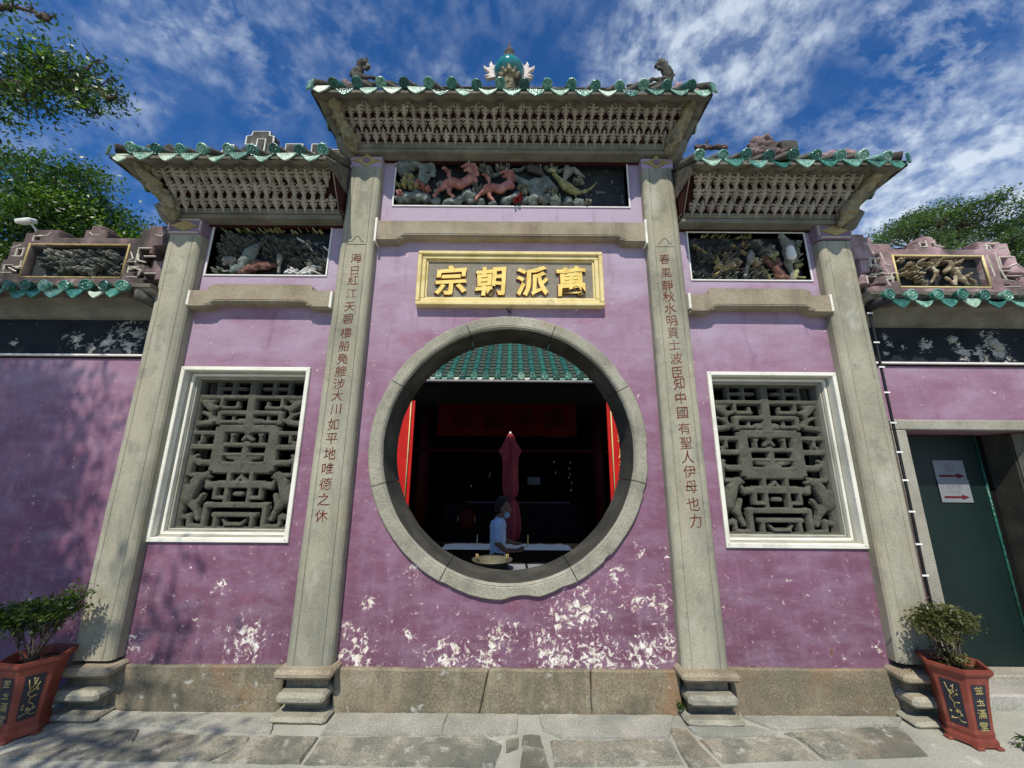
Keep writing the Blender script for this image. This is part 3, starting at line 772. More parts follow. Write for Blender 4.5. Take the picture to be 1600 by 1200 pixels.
# incised cartouche at the head of each couplet
for s, o in ((-1, pl), (1, pr)):
    cxp = s * 1.655
    pts = [(cxp - .075, 4.365), (cxp - .05, 4.375), (cxp - .035, 4.40), (cxp - .02, 4.425), (cxp, 4.435), (cxp + .02, 4.425), (cxp + .035, 4.40), (cxp + .05, 4.375), (cxp + .075, 4.365)]
    tube('incised_line', [(a, PY - .0, b) for a, b in pts], .0035, M['joint'], o, 5)
    tube('incised_line', [(cxp - .10, PY, 4.335), (cxp + .10, PY, 4.335)], .0035, M['joint'], o, 5)
CL = '海日紅江天碧樓船鳬艘涉大川如平地唯德之休'
CR = '春風靜秋水明貢士波臣知中國有聖人伊母也力'
zl = [4.173, 4.023, 3.912, 3.762, 3.615, 3.482, 3.330, 3.186, 3.055, 2.927, 2.800, 2.682, 2.551, 2.401, 2.264, 2.129, 1.988, 1.849, 1.713, 1.568]
zr = [4.185, 4.025, 3.885, 3.755, 3.625, 3.485, 3.355, 3.230, 3.085, 2.945, 2.830, 2.685, 2.538, 2.389, 2.250, 2.120, 1.985, 1.845, 1.695, 1.548]
for i, ch in enumerate(CL):
    if i < len(zl): glyph(ch, .120, -1.640 - .058 * (4.17 - zl[i]) / 2.6, PY - .0005, zl[i], M['inkred'], pl, .0012, -.0002, .075, seed=i)
for i, ch in enumerate(CR):
    if i < len(zr): glyph(ch, .126, 1.634 + .058 * (4.18 - zr[i]) / 2.6, PY - .0005, zr[i], M['inkred'], pr, .0012, -.0002, .075, seed=i + 40)
# capital blocks
def diamond(cx_, cz_, y, parent, w_=.17, h=.075):
    pts = []
    for k in range(32):
        a = 2 * math.pi * k / 32
        c, s = math.cos(a), math.sin(a)
        r = 1 / (abs(c) ** .72 + abs(s) ** .72) ** (1 / .72)
        pts.append((cx_ + c * r * w_, cz_ + s * r * h * 1.25))
    prism('diamond_ornament', pts, y - .012, y + .01, M['dimgold'], parent)
    prism('ornament_boss', [(cx_ + .038 * math.cos(2 * math.pi * k / 20), cz_ + .038 * math.sin(2 * math.pi * k / 20)) for k in range(20)], y - .02, y + .01, M['purpleblock'], parent)
for s in (-1, 1):
    b = box('capital_block', s * 1.835 if s < 0 else 1.475, -1.475 if s < 0 else 1.835, PY + .008, .03, 5.322 if s < 0 else 5.332, 5.47, M['plaster'], gate)
    diamond(s * 1.645, 5.405, PY + .008, b)
for s, xa, xb in ((-1, -3.715, -3.35), (1, 3.315, 3.69)):
    b = box('capital_block', xa, xb, PY, .03, 4.442, 4.64, M['purpleblock'], gate)
    cxm = (xa + xb) / 2
    pts = []
    for k in range(40):
        a = 2 * math.pi * k / 40
        r = 1 + .16 * math.cos(4 * a) + .10 * math.cos(8 * a)
        pts.append((cxm + .115 * r * math.cos(a), 4.541 + .050 * r * math.sin(a)))
    prism('cartouche', pts, PY - .014, PY + .01, M['dimgold'], b)
    relief('rosette', [('c', cxm + .025 * math.cos(q), 4.541 + .018 * math.sin(q), .014, cxm + .028 * math.cos(q), 4.541 + .02 * math.sin(q), .014, 0) for q in (0, 1.05, 2.1, 3.14, 4.2, 5.2)] + [('c', cxm, 4.541, .014, cxm, 4.541, .014, .006)], .005, PY - .014, M['dimgold'], b)
    fr = []
    e = .012
    for (fx0, fx1, fz0, fz1) in ((xa + .03, xb - .03, 4.612, 4.624), (xa + .03, xb - .03, 4.456, 4.468), (xa + .008, xa + .020, 4.485, 4.600), (xb - .020, xb - .008, 4.485, 4.600)):
        box('frame_strip', fx0, fx1, PY - .014, PY + .005, fz0, fz1, M['fretline'], b, .002)
# pedestals
def pedestal(cx_, w_, seed):
    p = empty('pedestal', (cx_, -.1, 0), None, None); par(p, gate)
    tiers = [(w_ * .54, -.205, 0, .050, .022), (w_ * .40, -.075, .045, .135, .006), (w_ * .47, -.195, .130, .212, .026), (w_ * .40, -.090, .205, .312, .006), (w_ * .56, -.195, .306, .372, .022)]
    for i, (hw, y, z0, z1, ch) in enumerate(tiers):
        o = sub_box('pedestal_tier', cx_ - hw, cx_ + hw, y, .05, z0, z1, M['ring'] if i in (0, 2) else M['beam'] if i == 4 else M['plinth'], p, ch, 3, .006, seed + i)
for i, (c, w_) in enumerate(((-1.668, .43), (1.672, .43), (-3.50, .43), (3.485, .43))): pedestal(c, w_, i * 10)

# moon-gate ring in eight stones
ring = empty('moon_gate_ring', (0, 0, 2.206), None, None); par(ring, gate)
jo = [109.5, 69, 27, -14.5, -62, -117, -163.5, -209]
for i in range(8):
    a1, a0 = jo[i], jo[i + 1] if i < 7 else 109.5 - 360
    if a0 > a1: a0 -= 360
    prof = [(1.350, .02), (1.350, -.026), (1.338, -.040), (1.244, -.042), (1.237, -.036), (1.230, -.040), (1.222, -.030), (1.212, -.012), (1.208, .02), (1.200, .10), (1.185, .36), (1.29, .36)]
    vs, fs = [], []; n = max(8, int((a1 - a0) / 1.5)); m = len(prof)
    gap = .18
    for k in range(n + 1):
        a = R(a0 + gap + (a1 - a0 - 2 * gap) * k / n)
        for (r, y) in prof:
            x, z = r * math.cos(a), r * math.sin(a)
            nn = noise.noise_vector(Vector((x * 5, y * 5 + i, z * 5))); n2 = noise.noise(Vector((x * 14, y * 14, z * 14)))
            chip = 0
            if r > 1.3:
                chip = max(0, noise.noise(Vector((x * 6 + 3, i * .3, z * 6))) - .30) * .05
                aa = math.degrees(a) % 360
                if 268 < aa < 282: chip += .035 * math.sin((aa - 268) / 14 * math.pi)
            rr = r + nn.x * .003 + n2 * .0025 - chip
            vs.append((rr * math.cos(a) - .006, y + nn.y * .004 + i * .0005 - .001, 2.206 + rr * math.sin(a)))
    for k in range(n):
        for j in range(m):
            j2 = (j + 1) % m
            fs.append((k * m + j, k * m + j2, (k + 1) * m + j2, (k + 1) * m + j))
    fs.append(tuple(range(m))[::-1]); fs.append(tuple(n * m + j for j in range(m)))
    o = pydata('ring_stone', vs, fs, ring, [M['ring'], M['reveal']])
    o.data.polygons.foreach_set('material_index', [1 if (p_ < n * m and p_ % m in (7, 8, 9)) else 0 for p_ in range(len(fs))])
# dark fill between ring stones
# lintel beams
def beam(x0, x1, zb_end, zb_mid, zt_end, zt_mid, yb, inset, name='lintel_beam'):
    def step(xa, xb, za, zb_, n=6):
        return [(xa + (xb - xa) * k / n, za + (zb_ - za) * (.5 - .5 * math.cos(math.pi * k / n))) for k in range(n + 1)]
    pts = [(x0, zb_end)] + step(x0 + inset, x0 + inset + .11, zb_end, zb_mid) + step(x1 - inset - .11, x1 - inset, zb_mid, zb_end) + [(x1, zb_end)]
    if zt_mid - zt_end > .02:
        pts += [(x1, zt_end)] + step(x1 - .17, x1 - .25, zt_end, zt_mid) + step(x0 + .25, x0 + .17, zt_mid, zt_end) + [(x0, zt_end)]
    else:
        pts += [(x1, zt_mid), (x0, zt_mid)]
    o = prism(name, pts, yb, .03, M['beam'], gate, .016)
    lo = [(x, z + .030) for x, z in pts if z < (zb_end + zt_end) / 2]
    tube('incised_line', [(x, yb - .0005, z) for x, z in lo[1:-1]], .003, M['joint'], o, 4)
    return o
beam(-1.470, 1.470, 4.385, 4.442, 4.64, 4.64, -.11, .23)
beam(-3.335, -1.845, 3.595, 3.650, 3.79, 3.862, -.12, .19)
beam(1.845, 3.325, 3.582, 3.640, 3.785, 3.855, -.12, .19)
for x, z0, z1 in ((-1.462, 4.37, 4.66), (1.462, 4.37, 4.66), (-3.325, 3.62, 3.78), (1.853, 3.62, 3.79), (3.317, 3.60, 3.79), (-1.853, 3.6, 3.78)):
    box('mortar_seam', x - .012, x + .012, -.1235, .02, z0, z1, M['white'], gate, .003)
# dark red shadow fillets and lime mouldings under the bracket fields
def moulding(x0, x1, z, name='moulding'):
    box('red_fillet', x0 + .02, x1 - .02, -.022, .02, z - .008, z + .011, M['oxblood'], gate, .002)
    bm = bmesh.new()
    bbox(bm, x0, x1, -.150, .02, z + .012, z + .062, .010)
    bbox(bm, x0 + .01, x1 - .01, -.160, .02, z + .064, z + .12, .012)
    o = frombm(name, bm, gate, M['soffit']); return o
moulding(-1.86, 1.86, 5.478)
moulding(-3.76, -1.845, 4.612)
moulding(1.845, 3.70, 4.598)

# name board
plaque = empty('name_board', (0, -.03, 3.97), None, None); par(plaque, gate)
box('plaque_panel', -.92, .92, -.025, .02, 3.75, 4.20, M['plaque'], plaque)
for (a, b, c, d) in ((-.992, .985, 4.245, 4.287), (-.992, .985, 3.658, 3.700), (-.992, -.950, 3.7005, 4.2445), (.943, .985, 3.7005, 4.2445)):
    box('frame_rail', a, b, -.085, .01, c, d, M['goldframe'], plaque, .008)
for (a, b, c, d) in ((-.949, .942, 4.202, 4.2445), (-.949, .942, 3.7005, 3.743), (-.949, -.907, 3.7435, 4.2015), (.900, .942, 3.7435, 4.2015)):
    box('frame_slip', a, b, -.062, .01, c, d, M['goldframe'], plaque, .006)
for (a, b, c, d) in ((-.906, .899, 4.182, 4.2015), (-.906, .899, 3.744, 3.764), (-.906, -.886, 3.7645, 4.1815), (.879, .899, 3.7645, 4.1815)):
    box('frame_bead', a, b, -.040, .01, c, d, M['goldframe'], plaque, .004)
for ch, x, zz in (('宗', -.635, 3.958), ('朝', -.212, 3.950), ('派', .232, 3.950), ('萬', .648, 3.952)):
    o = glyph(ch, .345, x, -.036, zz, M['gold'], plaque, .016, .0085, .045, seed=x * 3)
    me = o.data.copy(); me.materials.clear(); me.materials.append(M['inkred'])
    inst('character_shadow', me, plaque, Matrix.Translation((x - .009, -.028, zz - .008)) @ RX90)  # offset dark copy stands in for the shadow beside each raised character

# windows: stepped white frames and carved stone lattice
def window(Wn, name, seed, lat):
    x0, x1, z0, z1 = Wn
    wdw = empty('window', ((x0 + x1) / 2, 0, z0), None, None); par(wdw, gate)
    steps = [(0, .040, -.024, .06), (.0405, .052, .048, .16), (.0525, .078, .062, .20), (.0785, .086, .085, .22), (.0865, .100, .098, .40)]
    for (a, b, y, y1) in steps:
        vs, fs = [], []
        o_ = [(x0 + a, z0 + a), (x1 - a, z0 + a), (x1 - a, z1 - a), (x0 + a, z1 - a)]
        i_ = [(x0 + b, z0 + b), (x1 - b, z0 + b), (x1 - b, z1 - b), (x0 + b, z1 - b)]
        bm = bmesh.new()
        V = {}
        for tag_, pts in (('o', o_), ('i', i_)):
            for yy in (y, y1):
                for k, (px, pz) in enumerate(pts): V[(tag_, yy, k)] = bm.verts.new((px, yy, pz))
        for k in range(4):
            j = (k + 1) % 4
            bm.faces.new((V[('o', y, k)], V[('o', y, j)], V[('i', y, j)], V[('i', y, k)]))
            bm.faces.new((V[('o', y1, k)], V[('o', y1, j)], V[('i', y1, j)], V[('i', y1, k)]))
            bm.faces.new((V[('i', y, k)], V[('i', y, j)], V[('i', y1, j)], V[('i', y1, k)]))
            bm.faces.new((V[('o', y, k)], V[('o', y, j)], V[('o', y1, j)], V[('o', y1, k)]))
        es = [e for e in bm.edges if all(abs(v.co.y - y) < 1e-6 for v in e.verts)]
        bmesh.ops.bevel(bm, geom=es, offset=.005, segments=1, affect='EDGES')
        o = frombm('frame', bm, wdw, M['white'] if a in (0, .0525) else M['lime']); rough_edges(o, .003, 12, seed)
    a0, a1, b0, b1 = x0 + .13, x1 - .13, z0 + .07, z1 - .07
    W_, H_ = lat[1] - lat[0], lat[3] - lat[2]
    P = []
    T = .046
    def px(u): return lat[0] + u * W_
    def pz(v): return lat[3] - v * H_
    def hb(u0, u1, v, t=.028, h=T):
        P.append(('b', px((u0 + u1) / 2), pz(v), (u1 - u0) / 2 * W_, t * .98, 0, h, .008))
    def vb(u, v0, v1, t=.028, h=T):
        P.append(('b', px(u), pz((v0 + v1) / 2), t * .98, (v1 - v0) / 2 * H_, 0, h, .008))
    def cap(u1, v1, u2, v2, r1=.028, r2=.028, l=.02):
        P.append(('c', px(u1), pz(v1), r1, px(u2), pz(v2), r2, l))
    # border
    hb(-.02, 1.02, .0, .03); hb(-.02, 1.02, 1.0, .03); vb(0.0, -.02, 1.02, .03); vb(1.0, -.02, 1.02, .03)
    hb(.0, 1., .125, .026)
    for u in (.17, .31, .69, .83): vb(u, .0, .125, .022)
    hb(.17, .42, .065, .018); hb(.58, .83, .065, .018)
    vb(.5, 0, .34, .045, T * 1.15)
    cap(.5, .135, .5, .15, .05, .05, .02); cap(.41, .295, .59, .295, .034, .034, .022)
    for s in (-1, 1):
        def S(u): return .5 + s * (u - .5) if s > 0 else 1 - u
        def H(u0, u1, v, t=.028): hb(min(S(u0), S(u1)), max(S(u0), S(u1)), v, t)
        def Vv(u, v0, v1, t=.028): vb(S(u), v0, v1, t)
        def C(u1, v1, u2, v2, r1=.026, r2=.026, l=.02): cap(S(u1), v1, S(u2), v2, r1, r2, l)
        # upper scrolls
        Vv(.78, .125, .205, .02); H(.62, .78, .200, .02); C(.64, .20, .64, .165, .02, .016)
        H(.5, .78, .235, .026); Vv(.78, .225, .32, .028); H(.62, .78, .300, .020); C(.66, .295, .66, .262, .018, .014)
        # top corner beasts
        C(1.0, .145, .90, .165, .030, .036); C(.90, .165, .82, .135, .030, .018); C(.93, .17, .87, .205, .038, .042, .026); C(.87, .205, .80, .195, .030, .02)
        C(.86, .21, .88, .255, .028, .026); C(.88, .255, .84, .29, .026, .026); C(.84, .29, .78, .29, .024, .022); C(.88, .25, .95, .235, .022, .016); C(.86, .30, .99, .315, .030, .028)
        H(.78, 1.0, .375, .026); Vv(.90, .375, .445, .018); C(.90, .44, .94, .44, .02, .016)
        # centre square
        Vv(.745, .33, .63, .056); H(.5, .76, .345, .042); H(.5, .76, .615, .044)
        Vv(.63, .385, .455, .018); H(.60, .65, .385, .016); H(.5, .70, .455, .022); Vv(.70, .455, .575, .02)
        C(.5, .39, .54, .42, .028, .018); H(.52, .70, .520, .016); C(.55, .545, .64, .535, .026, .024, .026); C(.64, .535, .68, .52, .022, .016)
        H(.5, .70, .580, .02)
        # side fields
        H(.78, 1.0, .470, .028); H(.78, .90, .575, .028); C(.90, .575, .96, .545, .028, .026); C(.96, .545, .93, .525, .024, .016)
        Vv(.96, .55, .66, .022); H(.80, .96, .655, .020)
        Vv(.60, .63, .84, .024)
        H(.5, .70, .715, .036); C(.70, .715, .78, .725, .034, .032, .026); C(.78, .725, .80, .695, .028, .020)
        # lower corner beasts
        C(.82, .655, .90, .70, .036, .046, .03); C(.90, .70, 1.0, .765, .034, .024); C(.84, .67, .78, .665, .030, .016); C(.88, .70, .94, .80, .048, .066, .03)
        C(.94, .80, .86, .86, .048, .034, .024); C(.86, .86, .82, .93, .030, .026); C(.82, .78, .86, .84, .018, .03); C(.98, .80, 1.0, .95, .05, .04, .02)
        H(.5, .76, .845, .028); Vv(.70, .72, .80, .022); H(.60, .72, .80, .018)
        Vv(.76, .83, .99, .026); H(.5, .70, .905, .022); Vv(.66, .905, .99, .022); H(.5, .58, .965, .016); C(.57, .96, .60, .935, .018, .014)
        C(.90, .915, .96, .925, .026, .022); C(.90, .915, .89, .99, .024, .022); C(.97, .92, .97, .99, .022, .02)
        H(.76, .90, .975, .018)
        C(.5, .66, .545, .70, .018, .018)
    cap(.5, .33, .5, .36, .06, .05, .02); cap(.5, .45, .5, .57, .036, .04, .02); cap(.44, .57, .56, .57, .024, .024, .03)
    cap(.47, .775, .53, .775, .022, .022, .02)
    la = relief('lattice', P, .0085, .195, M['lattice'], wdw, .55, .004)
    # thickness of the slab behind the carved face
    l2 = la.data.copy()
    for v in l2.vertices: v.co.y = .195 + (.20 - v.co.y) * .7 + .02
    link('lattice_back', l2, wdw)
window(LW, 'left', 1, (-3.235, -2.115, 1.400, 2.900))
window(RW, 'right', 2, (2.095, 3.210, 1.385, 2.885))

# ------------------------------------------------------------------ carved relief panels
def panel(Pn, lab):
    x0, x1, z0, z1 = Pn
    p = empty('relief_panel', ((x0 + x1) / 2, 0, z0), None, None); par(p, gate)
    if lab: p['label'] = lab
    box('panel_back', x0 - .01, x1 + .01, .10, .14, z0 - .01, z1 + .01, M['blackpanel'], p)
    t = .016
    for (a, b, c, d) in ((x0 - t, x1 + t, z1, z1 + t), (x0 - t, x1 + t, z0 - t, z0), (x0 - t, x0, z0 + .0005, z1 - .0005), (x1, x1 + t, z0 + .0005, z1 - .0005)):
        box('frame_strip', a, b, -.012, .105, c, d, M['white_line'], p, .002)
    return p
pc_ = panel((-1.335, 1.335, 4.905, 5.555), 'central relief panel with two red lions and birds among rocks')
def C1(px, py): return ((px - 798.5) * .00753, 5.565 - (py - 246.5) * .00875)
def cb(px, py, r, px2, py2, r2, y=.03):
    a, b = C1(px, py), C1(px2, py2)
    return ((a[0], y, a[1]), r, (b[0], y, b[1]), r2)
rocks = []
rs = random.Random(3)
for (px, py, r) in ((628, 310, .05), (640, 306, .07), (655, 305, .08), (668, 308, .06), (684, 312, .05), (700, 314, .05), (716, 312, .05), (731, 303, .085), (738, 308, .07), (752, 314, .05), (770, 314, .05), (790, 312, .06), (806, 305, .07), (818, 310, .06), (832, 312, .06), (850, 308, .06), (866, 311, .07), (885, 312, .06), (900, 313, .06), (912, 315, .04)):
    x, z = C1(px, py)
    rocks.append((((x), .05, z), r, (x + rs.uniform(-.05, .05), .03, z + rs.uniform(-.02, .03)), r * .8))
blob('rock', rocks, .012, M['greyrock'], pc_, 1)
blob('rock', [cb(628, 262, .08, 650, 256, .06), cb(650, 256, .06, 668, 262, .05), cb(660, 270, .05, 655, 290, .03), cb(632, 270, .07, 645, 285, .05), cb(672, 258, .05, 678, 272, .03), cb(668, 275, .04, 664, 288, .03)], .012, M['greyrock'], pc_, 1)
blob('rock', [cb(832, 284, .05, 850, 282, .06), cb(850, 280, .06, 862, 292, .05), cb(848, 292, .05, 836, 308, .04), cb(838, 290, .05, 828, 312, .05), cb(806, 276, .04, 822, 288, .05), cb(820, 282, .04, 830, 300, .04)], .012, M['greyrock'], pc_, 1)
def lion(dx, dy, s=1.0):
    def L(px, py, r, px2, py2, r2, y=.0):
        f = lambda a, b: (735 + (a - 735) * s + dx, 300 + (b - 300) * s + dy)
        (a, b), (c, d) = f(px, py), f(px2, py2)
        return cb(a, b, r * s, c, d, r2 * s, y)
    o = blob('red_lion', [
        L(706, 286, .055, 722, 290, .062), L(722, 290, .062, 735, 282, .055), L(700, 288, .052, 692, 296, .034), L(692, 296, .034, 685, 302, .020, -.01), L(685, 302, .020, 682, 308, .022, -.01),
        L(704, 292, .035, 704, 302, .026), L(704, 302, .024, 711, 308, .018), L(735, 282, .058, 741, 284, .05), L(730, 290, .030, 722, 294, .02, -.02), L(722, 294, .02, 727, 294, .018, -.02),
        L(738, 278, .045, 738, 268, .045), L(738, 268, .050, 732, 262, .040, -.01), L(732, 262, .030, 722, 265, .018, -.03), L(734, 268, .026, 727, 271, .016, -.03), L(740, 260, .035, 730, 257, .022), L(742, 264, .035, 745, 274, .030),
        L(704, 282, .020, 702, 272, .030), L(702, 272, .030, 698, 266, .024), L(698, 266, .022, 690, 264, .010), L(702, 270, .02, 694, 262, .012)], .008, M['redlion'], pc_, 1)
    for (ex, ey) in ((733, 259),):
        f = lambda a, b: (735 + (a - 735) * s + dx, 300 + (b - 300) * s + dy)
        q = C1(*f(ex, ey)); blob('eye', [((q[0], -.045, q[1]), .009 * s, (q[0], -.047, q[1]), .009 * s)], .003, M['white_line'], o, 0)
lion(0, 0, 1.0)
lion(58, 6, .90)
blob('long_tailed_bird', [cb(860, 268, .024, 864, 269, .026, -.02), cb(864, 269, .024, 872, 278, .032), cb(872, 278, .034, 882, 288, .058), cb(882, 288, .058, 893, 295, .050), cb(893, 295, .045, 902, 298, .026), cb(902, 298, .020, 920, 292, .014), cb(920, 292, .014, 931, 281, .006),
                          cb(900, 299, .016, 915, 297, .006), cb(855, 271, .008, 860, 269, .016, -.03), cb(896, 301, .012, 899, 308, .009), cb(899, 308, .009, 904, 315, .009), cb(872, 300, .010, 874, 312, .010)], .007, M['olive'], pc_, 1)
blob('dark_bird', [cb(822, 256, .022, 828, 260, .045), cb(828, 260, .050, 842, 266, .045), cb(842, 266, .035, 850, 272, .016)], .008, M['darkstone'], pc_, 1)
blob('grey_bird', [cb(884, 256, .022, 886, 266, .060), cb(886, 266, .055, 881, 276, .03), cb(895, 262, .035, 905, 270, .026), cb(905, 270, .026, 912, 274, .010)], .008, M['greybird'], pc_, 1)
def foliage(name, spots, n, r, spread, mat, parent, conv, seed, yb=.085, bounds=None):
    rr = random.Random(seed); P = []
    for (px, py, sc) in spots:
        x, z = conv(px, py)
        for k in range(int(n * sc * 1.45)):
            a, d = rr.uniform(0, 6.28), spread * sc * math.sqrt(rr.random())
            q = r * rr.uniform(.35, .95); u, v = x + d * math.cos(a), z + d * math.sin(a) * .8
            P.append(('c', u, v, q, u + rr.uniform(-1, 1) * q * 1.2, v + rr.uniform(-.7, .7) * q, q * .8, rr.uniform(.01, .08)))
    return tag(relief(name, P, .0052, yb, mat, parent, 1.0, 0, bounds), kind='stuff')
def branches(name, paths, mat, parent, conv, yb=.085, lift=.03):
    P = []
    for pts, ra, rb in paths:
        n = len(pts) - 1
        for i in range(n):
            a, b = conv(*pts[i]), conv(*pts[i + 1])
            P.append(('c', a[0], a[1], ra + (rb - ra) * i / n, b[0], b[1], ra + (rb - ra) * (i + 1) / n, lift))
    return tag(relief(name, P, .0052, yb, mat, parent), kind='stuff')
BC = (-1.33, 1.33, 4.91, 5.55)
foliage('bush', [(632, 288, 1.0), (640, 282, 1.0), (648, 290, .9)], 16, .018, .07, M['olive'], pc_, C1, 1, .03, BC)
foliage('bush', [(660, 292, .9), (670, 296, .8), (628, 304, .7)], 14, .015, .06, M['redlion'], pc_, C1, 2, .02, BC)
foliage('pine_cluster', [(756, 258, .9), (765, 264, .9), (738, 254, .7), (790, 257, 1.0), (780, 260, .8), (842, 254, .8), (852, 256, .6), (862, 260, .6), (868, 255, .5), (898, 280, .8), (906, 280, .6), (762, 270, .5)], 13, .013, .055, M['leafcarve'], pc_, C1, 3, .06, BC)
foliage('pine_cluster', [(750, 296, .8), (742, 290, .6), (812, 292, .8), (820, 298, .8), (858, 302, .8), (866, 298, .5), (914, 315, .6), (690, 290, .5), (845, 312, .7), (684, 300, .5), (744, 300, .5)], 14, .012, .055, M['leafcarve'], pc_, C1, 4, .03, BC)
foliage('red_blossom', [(806, 315, .8), (812, 312, .6)], 14, .010, .045, M['crimson'], pc_, C1, 5, -.01, BC)
branches('pine_branch', [([(742, 258), (752, 264), (765, 272), (780, 268), (792, 262)], .010, .007), ([(800, 262), (812, 262), (820, 256)], .010, .006), ([(855, 262), (864, 258), (872, 264), (880, 260)], .012, .008)], M['greyrock'], pc_, C1, .06)
foliage('worn_rim', [(700, 250, .8), (900, 249.5, 1.0), (930, 249.5, 1.2), (960, 250, .8), (860, 249, .8)], 20, .008, .14, M['leafcarve'], pc_, lambda a, b: (C1(a, b)[0], 5.545), 6, .06, (-1.33, 1.33, 5.53, 5.553))

pL = panel(PL, 'left relief panel, sooty carved leaves with a pale rock and brown trunk')
def C2(px, py):                # from the 7.27x enlargement of the left panel
    q = (310 + px / 7.27, 350 + py / 7.27)
    t = (q[1] - 355.5) / (430.5 - 355.5); xl = 337 + (321 - 337) * t; xr = 519.5 + (505.5 - 519.5) * t
    return (PL[0] + (q[0] - xl) / (xr - xl) * (PL[1] - PL[0]), PL[3] - t * (PL[3] - PL[2]))
def cc(cv_, px, py, r, px2, py2, r2, y=.04):
    a, b = cv_(px, py), cv_(px2, py2); return ((a[0], y, a[1]), r, (b[0], y, b[1]), r2)
BL = (PL[0] + .005, PL[1] - .005, PL[2] + .004, PL[3] - .004)
blob('rock', [cc(C2, 470, 420, .05, 560, 330, .07), cc(C2, 560, 330, .07, 640, 240, .04), cc(C2, 430, 500, .04, 500, 430, .06), cc(C2, 360, 520, .04, 440, 480, .04), cc(C2, 530, 400, .06, 600, 330, .04)], .010, M['greyrock'], pL, 1)
blob('rock', [cc(C2, 290, 410, .045, 360, 400, .05), cc(C2, 350, 440, .035, 360, 490, .02), cc(C2, 255, 450, .02, 280, 440, .02), cc(C2, 250, 528, .016, 285, 522, .014)], .009, M['greybird'], pL, 1)
blob('trunk', [cc(C2, 450, 545, .03, 540, 470, .035), cc(C2, 540, 470, .035, 640, 425, .03), cc(C2, 640, 430, .032, 760, 430, .028), cc(C2, 760, 430, .03, 860, 470, .02), cc(C2, 500, 540, .04, 620, 480, .045), cc(C2, 620, 480, .04, 760, 470, .035)], .009, M['brownwood'], pL, 1)
blob('small_bird', [cc(C2, 915, 360, .022, 915, 400, .034, .0), cc(C2, 915, 400, .034, 905, 450, .022, .0), cc(C2, 900, 460, .014, 885, 545, .018, .02)], .007, M['greybird'], pL, 1)
foliage('leaves', [(300, 130, 1), (360, 180, 1.1), (430, 250, 1.1), (340, 280, 1.1), (250, 240, .8), (240, 340, .8), (470, 180, 1), (400, 330, .8), (560, 150, .9), (520, 240, .8)], 17, .017, .085, M['dimcarve'], pL, C2, 11, .085, BL)
foliage('leaves', [(780, 180, 1.1), (860, 200, 1), (700, 180, .9), (760, 290, 1.1), (840, 330, 1), (950, 280, 1), (1000, 200, .9), (1050, 320, 1), (1130, 250, .9), (1100, 380, 1), (1250, 330, 1), (1350, 300, .8), (1020, 420, .9), (930, 200, .8)], 15, .015, .085, M['dimcarve'], pL, C2, 12, .085, BL)
foliage('leaves', [(1190, 210, .8), (1300, 390, .9), (1390, 400, .8), (1360, 460, .8), (180, 520, .7), (1240, 430, .7)], 15, .014, .07, M['leafcarve'], pL, C2, 13, .08, BL)
branches('roots', [([(950, 520), (1010, 545), (1080, 490)], .008, .006), ([(980, 500), (1050, 530), (1100, 550)], .008, .005), ([(1090, 550), (1170, 490), (1260, 450), (1360, 470)], .010, .006), ([(1130, 550), (1200, 500), (1290, 480)], .008, .005), ([(1000, 470), (1060, 500)], .007, .005), ([(1160, 545), (1260, 510), (1350, 550)], .009, .005), ([(1220, 545), (1240, 470)], .007, .005), ([(1100, 130), (1190, 180), (1250, 260)], .007, .004), ([(1400, 230), (1470, 290)], .008, .005), ([(940, 540), (990, 500), (1030, 480)], .009, .006)], M['white_line'], pL, C2, .07)
foliage('worn_rim', [(400, 60, 1.2), (600, 62, 1.2), (800, 66, 1.2), (1000, 70, 1.2), (1300, 74, 1.0)], 26, .009, .14, M['olive'], pL, lambda a, b: (C2(a, b)[0], PL[3] - .018), 14, .06, (PL[0] + .04, PL[1] - .01, PL[3] - .035, PL[3] - .002))

pR = panel(PR, 'right relief panel with pale birds on a red-brown branch')
def C3(px, py):
    q = (1070 + px / 7.62, 355 + py / 7.62)
    t = (q[1] - 365) / (438.5 - 365); xl = 1073 + (1082 - 1073) * t; xr = 1252 + (1270 - 1252) * t
    return (PR[0] + (q[0] - xl) / (xr - xl) * (PR[1] - PR[0]), PR[3] - t * (PR[3] - PR[2]))
BR_ = (PR[0] + .005, PR[1] - .005, PR[2] + .004, PR[3] - .004)
blob('large_bird', [cc(C3, 1130, 105, .030, 1150, 130, .036, .0), cc(C3, 1100, 130, .012, 1120, 112, .018, .0), cc(C3, 1150, 130, .036, 1190, 200, .048, .0), cc(C3, 1190, 200, .05, 1230, 290, .062, -.01), cc(C3, 1230, 290, .062, 1260, 400, .050, .0), cc(C3, 1260, 400, .045, 1310, 520, .030), cc(C3, 1310, 500, .030, 1320, 600, .03), cc(C3, 1260, 220, .03, 1300, 260, .02)], .009, M['greybird'], pR, 1)
blob('wing', [cc(C3, 1220, 290, .045, 1245, 370, .050, -.035), cc(C3, 1245, 370, .045, 1270, 430, .015, -.02)], .008, M['white_line'], pR, 1)
blob('small_bird', [cc(C3, 785, 300, .020, 785, 340, .030, .0), cc(C3, 785, 345, .042, 780, 420, .036, .0), cc(C3, 780, 430, .024, 765, 500, .016), cc(C3, 765, 510, .018, 750, 570, .022)], .007, M['greybird'], pR, 1)
